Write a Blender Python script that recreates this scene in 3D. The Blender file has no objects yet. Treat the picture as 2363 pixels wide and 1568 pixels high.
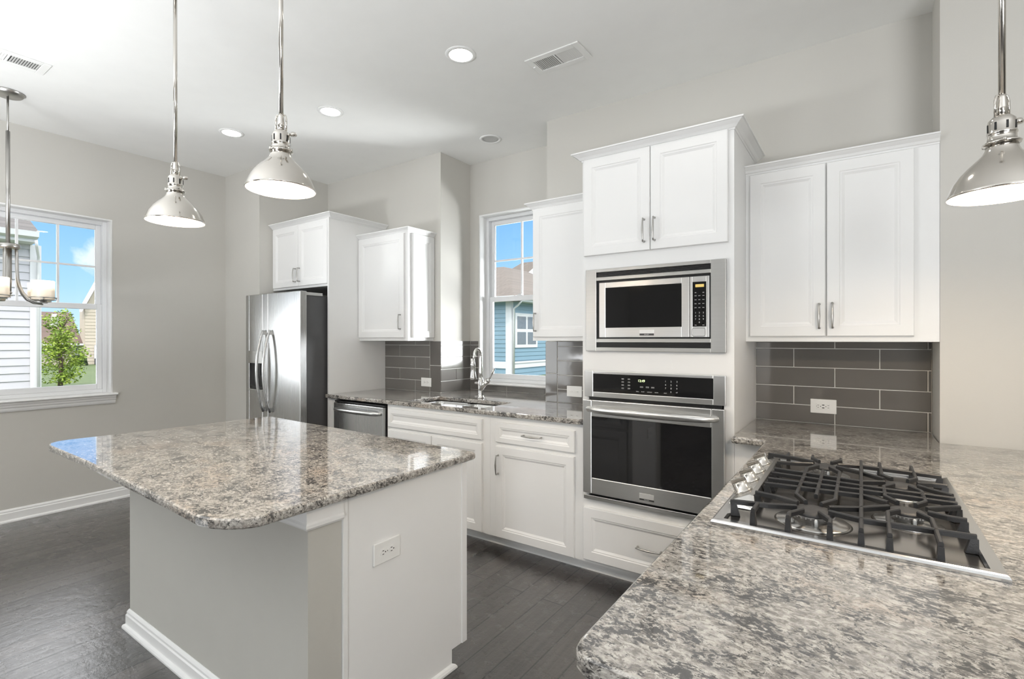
import bpy, bmesh, math, random
from mathutils import Vector, Matrix
S = bpy.context.scene
COL = S.collection
PI = math.pi
rnd = random.Random(7)

# ------------------------------------------------------------------ camera
cam = bpy.data.cameras.new('camera'); co = bpy.data.objects.new('camera', cam); COL.objects.link(co)
yaw, pit, rol = [math.radians(a) for a in (34.7235, -0.0545, -0.0373)]
fw = Vector((-math.sin(yaw)*math.cos(pit), math.cos(yaw)*math.cos(pit), math.sin(pit)))
rt = Vector((math.cos(yaw), math.sin(yaw), 0)); up = rt.cross(fw)
r2 = rt*math.cos(rol)+up*math.sin(rol); u2 = up*math.cos(rol)-rt*math.sin(rol)
M = Matrix.Identity(4)
for i in range(3):
    M[i][0] = r2[i]; M[i][1] = u2[i]; M[i][2] = -fw[i]
M[2][3] = 1.3881
co.matrix_world = M
cam.sensor_fit = 'HORIZONTAL'; cam.sensor_width = 36.0; cam.lens = 36.0*1162.53/2363
cam.clip_start = 0.02; cam.clip_end = 400
S.camera = co

# ------------------------------------------------------------------ exposure
S.view_settings.view_transform = 'Standard'; S.view_settings.look = 'None'
S.view_settings.gamma = 1.0; S.view_settings.use_curve_mapping = False
S.view_settings.exposure = 0.25
S.cycles.use_denoising = True
S.cycles.max_bounces = 10; S.cycles.diffuse_bounces = 5; S.cycles.glossy_bounces = 5
S.cycles.transmission_bounces = 6; S.cycles.transparent_max_bounces = 12
S.cycles.sample_clamp_indirect = 6.0
S.cycles.caustics_reflective = False; S.cycles.caustics_refractive = False

# ------------------------------------------------------------------ sky
W = bpy.data.worlds.new('sky'); S.world = W; W.use_nodes = True
nt = W.node_tree; nt.nodes.clear()
def N(t, kind, **k):
    n = t.nodes.new(kind)
    for a, b in k.items():
        if a == 'ins':
            for q, v in b.items(): n.inputs[q].default_value = v
        else: setattr(n, a, b)
    return n
def L(t, a, b): t.links.new(a, b)
def ramp(t, stops, interp='LINEAR'):
    n = t.nodes.new('ShaderNodeValToRGB'); cr = n.color_ramp; cr.interpolation = interp
    while len(cr.elements) > 1: cr.elements.remove(cr.elements[-1])
    for i, (p, c) in enumerate(stops):
        e = cr.elements[0] if i == 0 else cr.elements.new(p)
        e.position = p; e.color = (c[0], c[1], c[2], 1) if not isinstance(c, (int, float)) else (c, c, c, 1)
    return n
tc = N(nt, 'ShaderNodeTexCoord'); sep = N(nt, 'ShaderNodeSeparateXYZ'); L(nt, tc.outputs['Generated'], sep.inputs[0])
grad = ramp(nt, [(0.0, (.45, .45, .42)), (.485, (.55, .62, .66)), (.505, (.62, .85, 1.1)), (.54, (.40, .70, 1.06)), (.585, (.27, .57, 1.05)), (.618, (.21, .50, 1.03)), (.66, (3.2, 3.25, 3.3)), (1.0, (2.4, 2.5, 2.7))])
mp = N(nt, 'ShaderNodeMath', operation='MULTIPLY_ADD', ins={1: .5, 2: .5}); L(nt, sep.outputs['Z'], mp.inputs[0]); L(nt, mp.outputs[0], grad.inputs[0])
cn = N(nt, 'ShaderNodeTexNoise', ins={'Scale': 9.0, 'Detail': 7.0, 'Roughness': .58, 'Distortion': .25}); L(nt, tc.outputs['Generated'], cn.inputs['Vector'])
# one big cumulus low in the west
dv = N(nt, 'ShaderNodeVectorMath', operation='DISTANCE', ins={1: (-.9550, .2680, .1260)}); L(nt, tc.outputs['Generated'], dv.inputs[0])
bm_ = N(nt, 'ShaderNodeMapRange', ins={1: .0, 2: .045, 3: .24, 4: -.12}); L(nt, dv.outputs['Value'], bm_.inputs[0])
ad = N(nt, 'ShaderNodeMath', operation='ADD'); L(nt, cn.outputs['Fac'], ad.inputs[0]); L(nt, bm_.outputs[0], ad.inputs[1])
cr = ramp(nt, [(.60, 0), (.72, 1)]); L(nt, ad.outputs[0], cr.inputs[0])
mx = N(nt, 'ShaderNodeMix', data_type='RGBA'); mx.inputs[7].default_value = (.80, .93, 1.05, 1)
L(nt, cr.outputs[0], mx.inputs[0]); L(nt, grad.outputs[0], mx.inputs[6])
bg = N(nt, 'ShaderNodeBackground', ins={'Strength': 1.0}); L(nt, mx.outputs[2], bg.inputs[0])
wo = N(nt, 'ShaderNodeOutputWorld'); L(nt, bg.outputs[0], wo.inputs[0])

# ------------------------------------------------------------------ sun and added fill
def light(name, kind, loc, energy, color=(1, 1, 1), aim=None, **k):
    d = bpy.data.lights.new(name, kind); d.energy = energy; d.color = color
    for a, b in k.items(): setattr(d, a, b)
    o = bpy.data.objects.new(name, d); COL.objects.link(o); o.location = loc
    if aim is not None:
        o.rotation_euler = (Vector(aim)-Vector(loc)).to_track_quat('-Z', 'Y').to_euler()
    return o
light('sun', 'SUN', (5, -3, 10), 1.6, (1, .96, .90), aim=(0, 0.6, 2.2), angle=.02)
# added unseen lamps: three bounced off the ceiling, then soft fill from three sides
light('bounce_right', 'AREA', (1.75, -.3, 1.1), 62, (.94, .965, 1.0), aim=(1.75, -.3001, 3.04), shape='DISK', size=1.0)
light('bounce_mid', 'AREA', (-1.55, -.9, 1.1), 34, (.94, .965, 1.0), aim=(-1.55, -.9001, 3.04), shape='DISK', size=1.0)
light('bounce_left', 'AREA', (-3.4, -.75, 1.1), 70, (.94, .965, 1.0), aim=(-3.4, -.7501, 3.04), shape='DISK', size=1.0)
light('fill_side', 'AREA', (3.9, -3.0, 1.5), 30, (1.0, .985, .96), aim=(0, .6, 1.5), shape='RECTANGLE', size=3.0, size_y=2.2)  # added side fill in front of a solid wall, no window here
light('fill_rear', 'AREA', (2.4, -7.9, 1.3), 270, (.96, .975, 1.0), aim=(-.6, 2, .7), shape='RECTANGLE', size=2.8, size_y=2.3)  # added frontal fill for counters and lower cabinets, rear wall has no opening
light('fill_left', 'AREA', (-5.25, -1.7, 1.35), 50, (.93, .97, 1.0), aim=(-2.0, -.6, 1.2), shape='RECTANGLE', size=2.0, size_y=2.2)  # added fill from the left, the wall is closed at this spot
# added lamps outside the two windows, out of view, shining in obliquely
light('fill_window', 'AREA', (-6.5, -.30, 1.3), 120, (.93, .97, 1.0), aim=(-4.8, 1.25, 1.9), shape='DISK', size=1.3)  # added lamp, brightens the left window's reveal, the floor and the ceiling
light('fill_sink_window', 'AREA', (-1.70, 4.75, 1.55), 130, (.95, .98, 1.0), aim=(-2.95, 3.35, 1.80), shape='DISK', size=1.0)  # added lamp, brightens the bay's left return wall and the ceiling

# ------------------------------------------------------------------ materials
MATS = {}
def mat(name):
    m = bpy.data.materials.new(name); m.use_nodes = True
    t = m.node_tree; b = t.nodes['Principled BSDF']; MATS[name] = m
    return m, t, b
def simple(name, col, rough=.5, metal=0.0, spec=.5, coat=0.0, bump=0.0, bscale=200.0, var=0.0, vscale=8.0):
    m, t, b = mat(name)
    b.inputs['Base Color'].default_value = (*col, 1); b.inputs['Roughness'].default_value = rough
    b.inputs['Metallic'].default_value = metal; b.inputs['Specular IOR Level'].default_value = spec
    b.inputs['Coat Weight'].default_value = coat; b.inputs['Coat Roughness'].default_value = .05
    tcn = N(t, 'ShaderNodeTexCoord')
    if bump:
        n = N(t, 'ShaderNodeTexNoise', ins={'Scale': bscale, 'Detail': 4.0}); L(t, tcn.outputs['Object'], n.inputs['Vector'])
        bp = N(t, 'ShaderNodeBump', ins={'Strength': bump, 'Distance': .002}); L(t, n.outputs['Fac'], bp.inputs['Height']); L(t, bp.outputs[0], b.inputs['Normal'])
    if var:
        n = N(t, 'ShaderNodeTexNoise', ins={'Scale': vscale, 'Detail': 5.0}); L(t, tcn.outputs['Object'], n.inputs['Vector'])
        r = ramp(t, [(.3, tuple(c*(1-var) for c in col)), (.7, tuple(min(1, c*(1+var)) for c in col))])
        L(t, n.outputs['Fac'], r.inputs[0]); L(t, r.outputs[0], b.inputs['Base Color'])
    return m
simple('wall_paint', (.60, .585, .545), .75, bump=.12, bscale=160, var=.015, vscale=1.5)
simple('wall_paint_shaded', (.52, .51, .47), .7, bump=.1, bscale=160, var=.01)  # same paint as the walls, island's shade put into the colour
simple('ceiling_paint', (.86, .86, .84), .8, bump=.25, bscale=45, var=.01)
simple('white_lacquer', (.83, .83, .82), .42, spec=.5, var=.008, vscale=3)
simple('white_trim', (.86, .86, .85), .38, var=.008, vscale=3)
simple('vinyl', (.84, .85, .86), .3, var=.006)
simple('plate_white', (.86, .86, .84), .3, var=.005)
simple('black_plastic', (.012, .012, .012), .35, var=.1)
simple('slot_black', (.01, .01, .01), .6, var=.1)
simple('black_iron', (.022, .022, .023), .42, bump=.25, bscale=500, var=.1, vscale=40)
simple('black_glass', (.006, .006, .007), .04, spec=.6, coat=.6, var=.02)
simple('chrome', (.80, .79, .77), .07, metal=1.0, var=.01)
simple('nickel', (.66, .63, .585), .13, metal=1.0, var=.02)
simple('satin_nickel', (.46, .45, .43), .3, metal=1.0, var=.02)
simple('enamel_white', (.92, .91, .88), .3, var=.01)
simple('grout', (.74, .73, .70), .8, bump=.2, bscale=600, var=.03, vscale=60)
simple('vent_metal', (.83, .83, .81), .45, var=.01)
simple('vent_dark', (.05, .05, .05), .7, var=.1)
simple('vent_grey', (.42, .42, .41), .7, var=.03)
simple('bezel_grey', (.50, .50, .49), .6, var=.03)
simple('fridge_side', (.10, .10, .103), .42, metal=.25, var=.05, bump=.1, bscale=700)
simple('badge_steel', (.80, .80, .79), .35, metal=.6, var=.02)
simple('badge_dark', (.05, .05, .05), .4, var=.05)
simple('letter_grey', (.75, .75, .74), .5, var=.02)
simple('letter_dim', (.32, .32, .32), .5, var=.02)
simple('burner_alloy', (.42, .41, .40), .35, metal=1.0, var=.05, vscale=40)
simple('burner_cap', (.035, .035, .036), .55, bump=.15, bscale=700, var=.1, vscale=40)

def emit(name, col, st):
    m, t, b = mat(name); b.inputs['Base Color'].default_value = (*col, 1)
    b.inputs['Emission Color'].default_value = (*col, 1); b.inputs['Emission Strength'].default_value = st
    return m
emit('lamp_lens', (1, .97, .92), 22.0)
emit('bulb_glow', (1, .90, .76), 45.0)
emit('clock_green', (.80, 1.0, .45), 1.6)
emit('clock_amber', (.55, .40, .12), .5)
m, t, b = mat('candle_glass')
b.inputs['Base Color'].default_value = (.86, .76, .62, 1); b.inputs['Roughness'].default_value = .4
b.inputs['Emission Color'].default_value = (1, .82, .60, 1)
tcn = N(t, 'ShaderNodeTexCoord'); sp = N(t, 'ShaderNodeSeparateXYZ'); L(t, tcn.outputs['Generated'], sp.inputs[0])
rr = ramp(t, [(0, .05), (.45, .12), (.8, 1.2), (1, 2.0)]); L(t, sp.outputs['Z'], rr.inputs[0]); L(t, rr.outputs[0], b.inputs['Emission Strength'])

def brushed(name, col, rough, axis, metal=1.0, amount=.02):
    m, t, b = mat(name)
    b.inputs['Metallic'].default_value = metal
    tcn = N(t, 'ShaderNodeTexCoord'); mpn = N(t, 'ShaderNodeMapping')
    sc = [220, 220, 220]; sc[axis] = 3
    mpn.inputs['Scale'].default_value = sc; L(t, tcn.outputs['Object'], mpn.inputs[0])
    n = N(t, 'ShaderNodeTexNoise', ins={'Scale': 1.0, 'Detail': 2.0}); L(t, mpn.outputs[0], n.inputs['Vector'])
    r = ramp(t, [(.3, tuple(c*.98 for c in col)), (.7, tuple(min(1, c*1.02) for c in col))]); L(t, n.outputs['Fac'], r.inputs[0]); L(t, r.outputs[0], b.inputs['Base Color'])
    q = N(t, 'ShaderNodeMapRange', ins={1: .3, 2: .7, 3: rough*(1-amount), 4: rough*(1+amount)}); L(t, n.outputs['Fac'], q.inputs[0]); L(t, q.outputs[0], b.inputs['Roughness'])
    b.inputs['Anisotropic'].default_value = .0
    return m
brushed('steel_h', (.68, .675, .66), .29, 0)
brushed('steel_v', (.54, .54, .535), .27, 2)
brushed('steel_top', (.56, .55, .53), .24, 1)
brushed('steel_trim', (.48, .475, .455), .33, 0)
brushed('steel_rim', (.62, .62, .62), .20, 1)
brushed('steel_pan', (.36, .335, .31), .20, 1)  # same stainless as the frame, dark warm reflection put into its colour
brushed('steel_bowl', (.62, .62, .61), .22, 0)

# tile glaze
def tile_mat(name, col):
    m, t, b = mat(name)
    b.inputs['Roughness'].default_value = .09; b.inputs['Specular IOR Level'].default_value = .55
    b.inputs['Coat Weight'].default_value = .5; b.inputs['Coat Roughness'].default_value = .06
    tcn = N(t, 'ShaderNodeTexCoord')
    n = N(t, 'ShaderNodeTexNoise', ins={'Scale': 3.0, 'Detail': 2.0}); L(t, tcn.outputs['Object'], n.inputs['Vector'])
    r = ramp(t, [(.3, tuple(c*.93 for c in col)), (.7, tuple(c*1.07 for c in col))]); L(t, n.outputs['Fac'], r.inputs[0]); L(t, r.outputs[0], b.inputs['Base Color'])
    n2 = N(t, 'ShaderNodeTexNoise', ins={'Scale': 14.0, 'Detail': 1.0}); L(t, tcn.outputs['Object'], n2.inputs['Vector'])
    bp = N(t, 'ShaderNodeBump', ins={'Strength': .08, 'Distance': .004}); L(t, n2.outputs['Fac'], bp.inputs['Height']); L(t, bp.outputs[0], b.inputs['Normal']); L(t, bp.outputs[0], b.inputs['Coat Normal'])
tile_mat('tile_grey', (.150, .141, .130))

# granite
def granite(name, seed):
    m, t, b = mat(name)
    tcn = N(t, 'ShaderNodeTexCoord'); mpn = N(t, 'ShaderNodeMapping'); mpn.inputs['Location'].default_value = (seed, seed*1.7, seed*.3)
    mpn.inputs['Rotation'].default_value = (0, 0, .15)
    L(t, tcn.outputs['Object'], mpn.inputs[0])
    st = N(t, 'ShaderNodeMapping'); st.inputs['Scale'].default_value = (.85, 1.0, 1.0); L(t, mpn.outputs[0], st.inputs[0])
    wv = N(t, 'ShaderNodeTexNoise', ins={'Scale': 7.0, 'Detail': 3.0})
    L(t, st.outputs[0], wv.inputs['Vector'])
    w2 = N(t, 'ShaderNodeVectorMath', operation='MULTIPLY_ADD'); w2.inputs[1].default_value = (.05, .05, .05)
    L(t, wv.outputs['Color'], w2.inputs[0]); L(t, st.outputs[0], w2.inputs[2])
    V = w2.outputs[0]
    # cream / grey ground
    n1 = N(t, 'ShaderNodeTexNoise', ins={'Scale': 62.0, 'Detail': 8.0, 'Roughness': .70, 'Distortion': .2}); L(t, V, n1.inputs['Vector'])
    base = ramp(t, [(.30, (.22, .215, .21)), (.41, (.335, .32, .30)), (.50, (.455, .43, .39)), (.60, (.60, .575, .53)), (.72, (.41, .405, .405))]); L(t, n1.outputs['Fac'], base.inputs[0])
    # peach drifts
    n3 = N(t, 'ShaderNodeTexNoise', ins={'Scale': 5.0, 'Detail': 6.0, 'Roughness': .65}); L(t, V, n3.inputs['Vector'])
    p = ramp(t, [(.52, 0), (.66, .60)]); L(t, n3.outputs['Fac'], p.inputs[0])
    mA = N(t, 'ShaderNodeMix', data_type='RGBA'); mA.inputs[7].default_value = (.50, .40, .315, 1)
    L(t, p.outputs[0], mA.inputs[0]); L(t, base.outputs[0], mA.inputs[6])
    # grey streaks
    st2 = N(t, 'ShaderNodeMapping'); st2.inputs['Scale'].default_value = (.72, 1.0, 1.0); L(t, V, st2.inputs[0])
    n5 = N(t, 'ShaderNodeTexNoise', ins={'Scale': 92.0, 'Detail': 7.0, 'Roughness': .74, 'Distortion': .4}); L(t, st2.outputs[0], n5.inputs['Vector'])
    gm = ramp(t, [(.47, 0), (.57, .82)]); L(t, n5.outputs['Fac'], gm.inputs[0])
    mB = N(t, 'ShaderNodeMix', data_type='RGBA'); mB.inputs[7].default_value = (.165, .150, .136, 1)
    L(t, gm.outputs[0], mB.inputs[0]); L(t, mA.outputs[2], mB.inputs[6])
    # black flecks, denser in bands
    n2 = N(t, 'ShaderNodeTexNoise', ins={'Scale': 120.0, 'Detail': 6.0, 'Roughness': .74, 'Distortion': .5}); L(t, st2.outputs[0], n2.inputs['Vector'])
    n4 = N(t, 'ShaderNodeTexNoise', ins={'Scale': 13.0, 'Detail': 5.0, 'Roughness': .68}); L(t, V, n4.inputs['Vector'])
    s4 = N(t, 'ShaderNodeMapRange', ins={1: .3, 2: .7, 3: -.15, 4: .15}); L(t, n4.outputs['Fac'], s4.inputs[0])
    a4 = N(t, 'ShaderNodeMath', operation='ADD'); L(t, n2.outputs['Fac'], a4.inputs[0]); L(t, s4.outputs[0], a4.inputs[1])
    bk = ramp(t, [(.535, 0), (.58, .95)]); L(t, a4.outputs[0], bk.inputs[0])
    mC = N(t, 'ShaderNodeMix', data_type='RGBA'); mC.inputs[7].default_value = (.040, .038, .036, 1)
    L(t, bk.outputs[0], mC.inputs[0]); L(t, mB.outputs[2], mC.inputs[6])
    L(t, mC.outputs[2], b.inputs['Base Color'])
    b.inputs['Roughness'].default_value = .10; b.inputs['Specular IOR Level'].default_value = .6
    b.inputs['Coat Weight'].default_value = .7; b.inputs['Coat Roughness'].default_value = .03; b.inputs['Coat IOR'].default_value = 1.6
granite('granite', 3.1)

# dark hardwood planks, boards run along Y
m, t, b = mat('dark_wood')
tcn = N(t, 'ShaderNodeTexCoord'); mpn = N(t, 'ShaderNodeMapping'); mpn.inputs['Rotation'].default_value = (0, 0, PI/2)
L(t, tcn.outputs['Object'], mpn.inputs[0])
br = N(t, 'ShaderNodeTexBrick', offset=.37, ins={'Scale': 1.0, 'Mortar Size': .0042, 'Mortar Smooth': .2, 'Bias': 0.0, 'Brick Width': 1.15, 'Row Height': .127,
    'Color1': (.0, .0, .0, 1), 'Color2': (1, 1, 1, 1), 'Mortar': (.5, .5, .5, 1)})
L(t, mpn.outputs[0], br.inputs['Vector'])
sc = N(t, 'ShaderNodeMapping'); sc.inputs['Scale'].default_value = (3, 45, 1); L(t, mpn.outputs[0], sc.inputs[0])
gr = N(t, 'ShaderNodeTexNoise', ins={'Scale': 1.0, 'Detail': 6.0, 'Roughness': .65, 'Distortion': .6}); L(t, sc.outputs[0], gr.inputs['Vector'])
c1 = ramp(t, [(.25, (.020, .017, .016)), (.75, (.052, .045, .041))]); L(t, gr.outputs['Fac'], c1.inputs[0])
tone = ramp(t, [(0, .45), (1, 1.8)]); L(t, br.outputs['Color'], tone.inputs[0])
mu = N(t, 'ShaderNodeMix', data_type='RGBA', blend_type='MULTIPLY'); mu.inputs[0].default_value = 1
L(t, c1.outputs[0], mu.inputs[6]); L(t, tone.outputs[0], mu.inputs[7])
mm = N(t, 'ShaderNodeMix', data_type='RGBA'); mm.inputs[7].default_value = (.003, .003, .003, 1)
L(t, br.outputs['Fac'], mm.inputs[0]); L(t, mu.outputs[2], mm.inputs[6]); L(t, mm.outputs[2], b.inputs['Base Color'])
ch = N(t, 'ShaderNodeTexNoise', ins={'Scale': 16.0, 'Detail': 5.0, 'Roughness': .7}); L(t, tcn.outputs['Object'], ch.inputs['Vector'])
rr = N(t, 'ShaderNodeMapRange', ins={1: .3, 2: .75, 3: .22, 4: .40}); L(t, ch.outputs['Fac'], rr.inputs[0]); L(t, rr.outputs[0], b.inputs['Roughness'])
hh = N(t, 'ShaderNodeMath', operation='MULTIPLY_ADD', ins={1: -3.0}); L(t, br.outputs['Fac'], hh.inputs[0])
h2 = N(t, 'ShaderNodeMath', operation='MULTIPLY_ADD', ins={1: .35}); L(t, gr.outputs['Fac'], h2.inputs[0]); L(t, ch.outputs['Fac'], h2.inputs[2]); L(t, h2.outputs[0], hh.inputs[2])
bp = N(t, 'ShaderNodeBump', ins={'Strength': .6, 'Distance': .004}); L(t, hh.outputs[0], bp.inputs['Height']); L(t, bp.outputs[0], b.inputs['Normal'])
b.inputs['Specular IOR Level'].default_value = .6; b.inputs['Coat Weight'].default_value = .8; b.inputs['Coat Roughness'].default_value = .24; b.inputs['Coat IOR'].default_value = 1.8; L(t, bp.outputs[0], b.inputs['Coat Normal'])

# window glass: mostly clear, faint reflection
m, t, b = mat('window_glass')
t.nodes.remove(b)
tr = N(t, 'ShaderNodeBsdfTransparent'); gl = N(t, 'ShaderNodeBsdfGlossy', ins={'Roughness': .01}); fr = N(t, 'ShaderNodeFresnel', ins={'IOR': 1.35})
ms = N(t, 'ShaderNodeMixShader'); L(t, fr.outputs[0], ms.inputs[0]); L(t, tr.outputs[0], ms.inputs[1]); L(t, gl.outputs[0], ms.inputs[2])
L(t, ms.outputs[0], t.nodes['Material Output'].inputs[0])

# exterior
simple('siding_grey', (.50, .49, .52), .6, var=.03, vscale=2)
simple('siding_tan', (.52, .45, .36), .7, var=.04, vscale=2)
simple('siding_blue', (.185, .30, .37), .6, var=.03, vscale=2)
simple('ext_white', (.66, .66, .67), .5, var=.02)
simple('ext_glass', (.16, .18, .20), .1, spec=.6, var=.1)
simple('ac_grey', (.10, .10, .11), .6, var=.1)
simple('bark', (.12, .085, .06), .9, bump=.5, bscale=30, var=.2)
def shingle(name, col):
    m, t, b = mat(name); b.inputs['Roughness'].default_value = .85
    tcn = N(t, 'ShaderNodeTexCoord')
    br = N(t, 'ShaderNodeTexBrick', ins={'Scale': 1.0, 'Mortar Size': .012, 'Brick Width': .35, 'Row Height': .13,
        'Color1': (*[c*.9 for c in col], 1), 'Color2': (*[min(1, c*1.12) for c in col], 1), 'Mortar': (*[c*.7 for c in col], 1)})
    mpn = N(t, 'ShaderNodeMapping'); mpn.inputs['Rotation'].default_value = (PI/2, 0, PI/2 if name == 'shingle_grey' else 0.6)
    L(t, tcn.outputs['Object'], mpn.inputs[0]); L(t, mpn.outputs[0], br.inputs['Vector']); L(t, br.outputs[0], b.inputs['Base Color'])
shingle('shingle_grey', (.13, .12, .112)); shingle('shingle_brown', (.15, .105, .085)); shingle('shingle_tan', (.135, .112, .092))
m, t, b = mat('lawn_green')
tcn = N(t, 'ShaderNodeTexCoord'); n = N(t, 'ShaderNodeTexNoise', ins={'Scale': 1.2, 'Detail': 10.0, 'Roughness': .7}); L(t, tcn.outputs['Object'], n.inputs['Vector'])
r = ramp(t, [(.3, (.045, .075, .022)), (.7, (.10, .135, .045))]); L(t, n.outputs['Fac'], r.inputs[0]); L(t, r.outputs[0], b.inputs['Base Color']); b.inputs['Roughness'].default_value = .9
m, t, b = mat('leaf_green')
oi = N(t, 'ShaderNodeTexCoord'); n = N(t, 'ShaderNodeTexNoise', ins={'Scale': 3.5, 'Detail': 4.0}); L(t, oi.outputs['Object'], n.inputs['Vector'])
r = ramp(t, [(.3, (.09, .17, .015)), (.55, (.26, .36, .03)), (.75, (.42, .50, .07))]); L(t, n.outputs['Fac'], r.inputs[0]); L(t, r.outputs[0], b.inputs['Base Color'])
b.inputs['Roughness'].default_value = .6
simple('shrub_green', (.05, .085, .03), .8, bump=.8, bscale=30, var=.4, vscale=12)

# ------------------------------------------------------------------ mesh builder
class MB:
    def __init__(s): s.v = []; s.f = []; s.mi = []; s.sm = []
    def add(s, vs, fs, mi=0, smooth=False):
        o = len(s.v); s.v += [tuple(p) for p in vs]
        for f in fs: s.f.append([o+i for i in f]); s.mi.append(mi); s.sm.append(smooth)
        return s
    def box(s, x0, x1, y0, y1, z0, z1, mi=0):
        x0, x1 = sorted((x0, x1)); y0, y1 = sorted((y0, y1)); z0, z1 = sorted((z0, z1))
        v = [(x0, y0, z0), (x1, y0, z0), (x1, y1, z0), (x0, y1, z0), (x0, y0, z1), (x1, y0, z1), (x1, y1, z1), (x0, y1, z1)]
        return s.add(v, [(0, 3, 2, 1), (4, 5, 6, 7), (0, 1, 5, 4), (1, 2, 6, 5), (2, 3, 7, 6), (3, 0, 4, 7)], mi)
    def prism(s, prof, axis, a, b, mi=0, smooth=False):
        """closed 2-D profile swept along an axis from a to b; profile gives the other two coords in x,y,z order"""
        def P(p, c):
            q = list(p); q.insert(axis, c); return tuple(q)
        n = len(prof); v = [P(p, a) for p in prof]+[P(p, b) for p in prof]
        f = [tuple(range(n)), tuple(range(2*n-1, n-1, -1))]+[(i, i+n, (i+1) % n+n, (i+1) % n) for i in range(n)]
        return s.add(v, f, mi, smooth)
    def lathe(s, prof, c, n=32, mi=0, smooth=True, axis=2, rot=None):
        v = []; f = []
        for r, h in prof:
            for k in range(n):
                a = 2*PI*k/n; p = Vector((r*math.cos(a), r*math.sin(a), h))
                if rot is not None: p = rot @ p
                v.append((c[0]+p.x, c[1]+p.y, c[2]+p.z))
        for i in range(len(prof)-1):
            for k in range(n):
                k2 = (k+1) % n; f.append((i*n+k, i*n+k2, (i+1)*n+k2, (i+1)*n+k))
        if prof[0][0] > 1e-6: f.append(tuple(range(n-1, -1, -1)))
        if prof[-1][0] > 1e-6: f.append(tuple((len(prof)-1)*n+k for k in range(n)))
        return s.add(v, f, mi, smooth)
    def tube(s, pts, r, n=10, mi=0, cap=True, sx=1.0):
        pts = [Vector(p) for p in pts]; rs = r if isinstance(r, (list, tuple)) else [r]*len(pts)
        v = []; f = []; t0 = (pts[1]-pts[0]).normalized()
        u = t0.orthogonal().normalized() if abs(t0.z) > .9 else Vector((0, 0, 1)).cross(t0).normalized()
        for i, p in enumerate(pts):
            t = (pts[min(i+1, len(pts)-1)]-pts[max(i-1, 0)]).normalized()
            u = (u-t*u.dot(t)).normalized(); w = t.cross(u)
            for k in range(n):
                a = 2*PI*k/n; v.append(p+u*(rs[i]*sx*math.cos(a))+w*(rs[i]*math.sin(a)))
        for i in range(len(pts)-1):
            for k in range(n):
                k2 = (k+1) % n; f.append((i*n+k, i*n+k2, (i+1)*n+k2, (i+1)*n+k))
        if cap: f.append(tuple(range(n-1, -1, -1))); f.append(tuple((len(pts)-1)*n+k for k in range(n)))
        return s.add(v, f, mi, True)
    def bar(s, pts, w, h, mi=0):
        """flat-topped bar of width w, height h; pts give the top centre line"""
        pts = [Vector(p) for p in pts]; v = []; f = []
        for i, p in enumerate(pts):
            t = pts[min(i+1, len(pts)-1)]-pts[max(i-1, 0)]; t.z = 0; t.normalize(); q = Vector((-t.y, t.x, 0))*w/2
            c = w*.28
            v += [p-q-Vector((0, 0, h)), p+q-Vector((0, 0, h)), p+q-Vector((0, 0, c)), p+q*.55, p-q*.55, p-q-Vector((0, 0, c))]
        for i in range(len(pts)-1):
            for k in range(6): f.append((i*6+k, i*6+(k+1) % 6, i*6+6+(k+1) % 6, i*6+6+k))
        f.append((5, 4, 3, 2, 1, 0)); e = (len(pts)-1)*6; f.append(tuple(e+k for k in range(6)))
        return s.add(v, f, mi)
    def build(s, name, mats, parent=None, bevel=0.0, seg=2, weld=False):
        me = bpy.data.meshes.new(name); me.from_pydata(s.v, [], s.f)
        for mname in (mats if isinstance(mats, (list, tuple)) else [mats]): me.materials.append(MATS[mname])
        for p, mi, sm in zip(me.polygons, s.mi, s.sm): p.material_index = mi; p.use_smooth = sm
        bm = bmesh.new(); bm.from_mesh(me)
        if weld: bmesh.ops.remove_doubles(bm, verts=bm.verts, dist=1e-5)
        bmesh.ops.recalc_face_normals(bm, faces=bm.faces); bm.to_mesh(me); bm.free()
        o = bpy.data.objects.new(name, me); COL.objects.link(o)
        if parent is not None:
            o.parent = parent
            loc = Vector((0, 0, 0)); q = parent
            while q is not None: loc += q.location; q = q.parent
            o.location = -loc
        if bevel:
            bv = o.modifiers.new('bevel', 'BEVEL'); bv.width = bevel; bv.segments = seg; bv.limit_method = 'ANGLE'; bv.angle_limit = math.radians(40)
            bv.harden_normals = False
        return o
def tag(o, label, cat, group=None):
    o['label'] = label; o['category'] = cat
    if group: o['group'] = group
    return o
def thing(name, loc, label, cat, group=None):
    o = bpy.data.objects.new(name, None); COL.objects.link(o); o.location = loc; o.empty_display_size = .1
    return tag(o, label, cat, group)
def struct(o): o['kind'] = 'structure'; return o
def dup(root, loc, label, group=None):
    r = root.copy(); COL.objects.link(r); r.location = loc; r['label'] = label
    if group: r['group'] = group
    for ch in list(root.children):
        c = ch.copy(); COL.objects.link(c); c.parent = r
        for g in list(ch.children):
            d = g.copy(); COL.objects.link(d); d.parent = c
    return r
_fc = {}
def text(mb, body, F, size, cx, cz, mi=0, d=.0006, align='CENTER', sx=1.0):
    """flat lettering as mesh: F(a,b,d) maps right, up and outward into the world"""
    key = (body, align)
    if key not in _fc:
        cu = bpy.data.curves.new('t', 'FONT'); cu.body = body; cu.size = 1.0; cu.align_x = align; cu.resolution_u = 2
        ob = bpy.data.objects.new('t', cu); COL.objects.link(ob)
        dg = bpy.context.evaluated_depsgraph_get(); me = bpy.data.meshes.new_from_object(ob.evaluated_get(dg))
        _fc[key] = ([tuple(v.co) for v in me.vertices], [tuple(p.vertices) for p in me.polygons])
        bpy.data.objects.remove(ob); bpy.data.curves.remove(cu); bpy.data.meshes.remove(me)
    vs, fs = _fc[key]
    mb.add([F(cx+v[0]*size*sx, cz+(v[1]-.34)*size, d) for v in vs], fs, mi)
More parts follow.
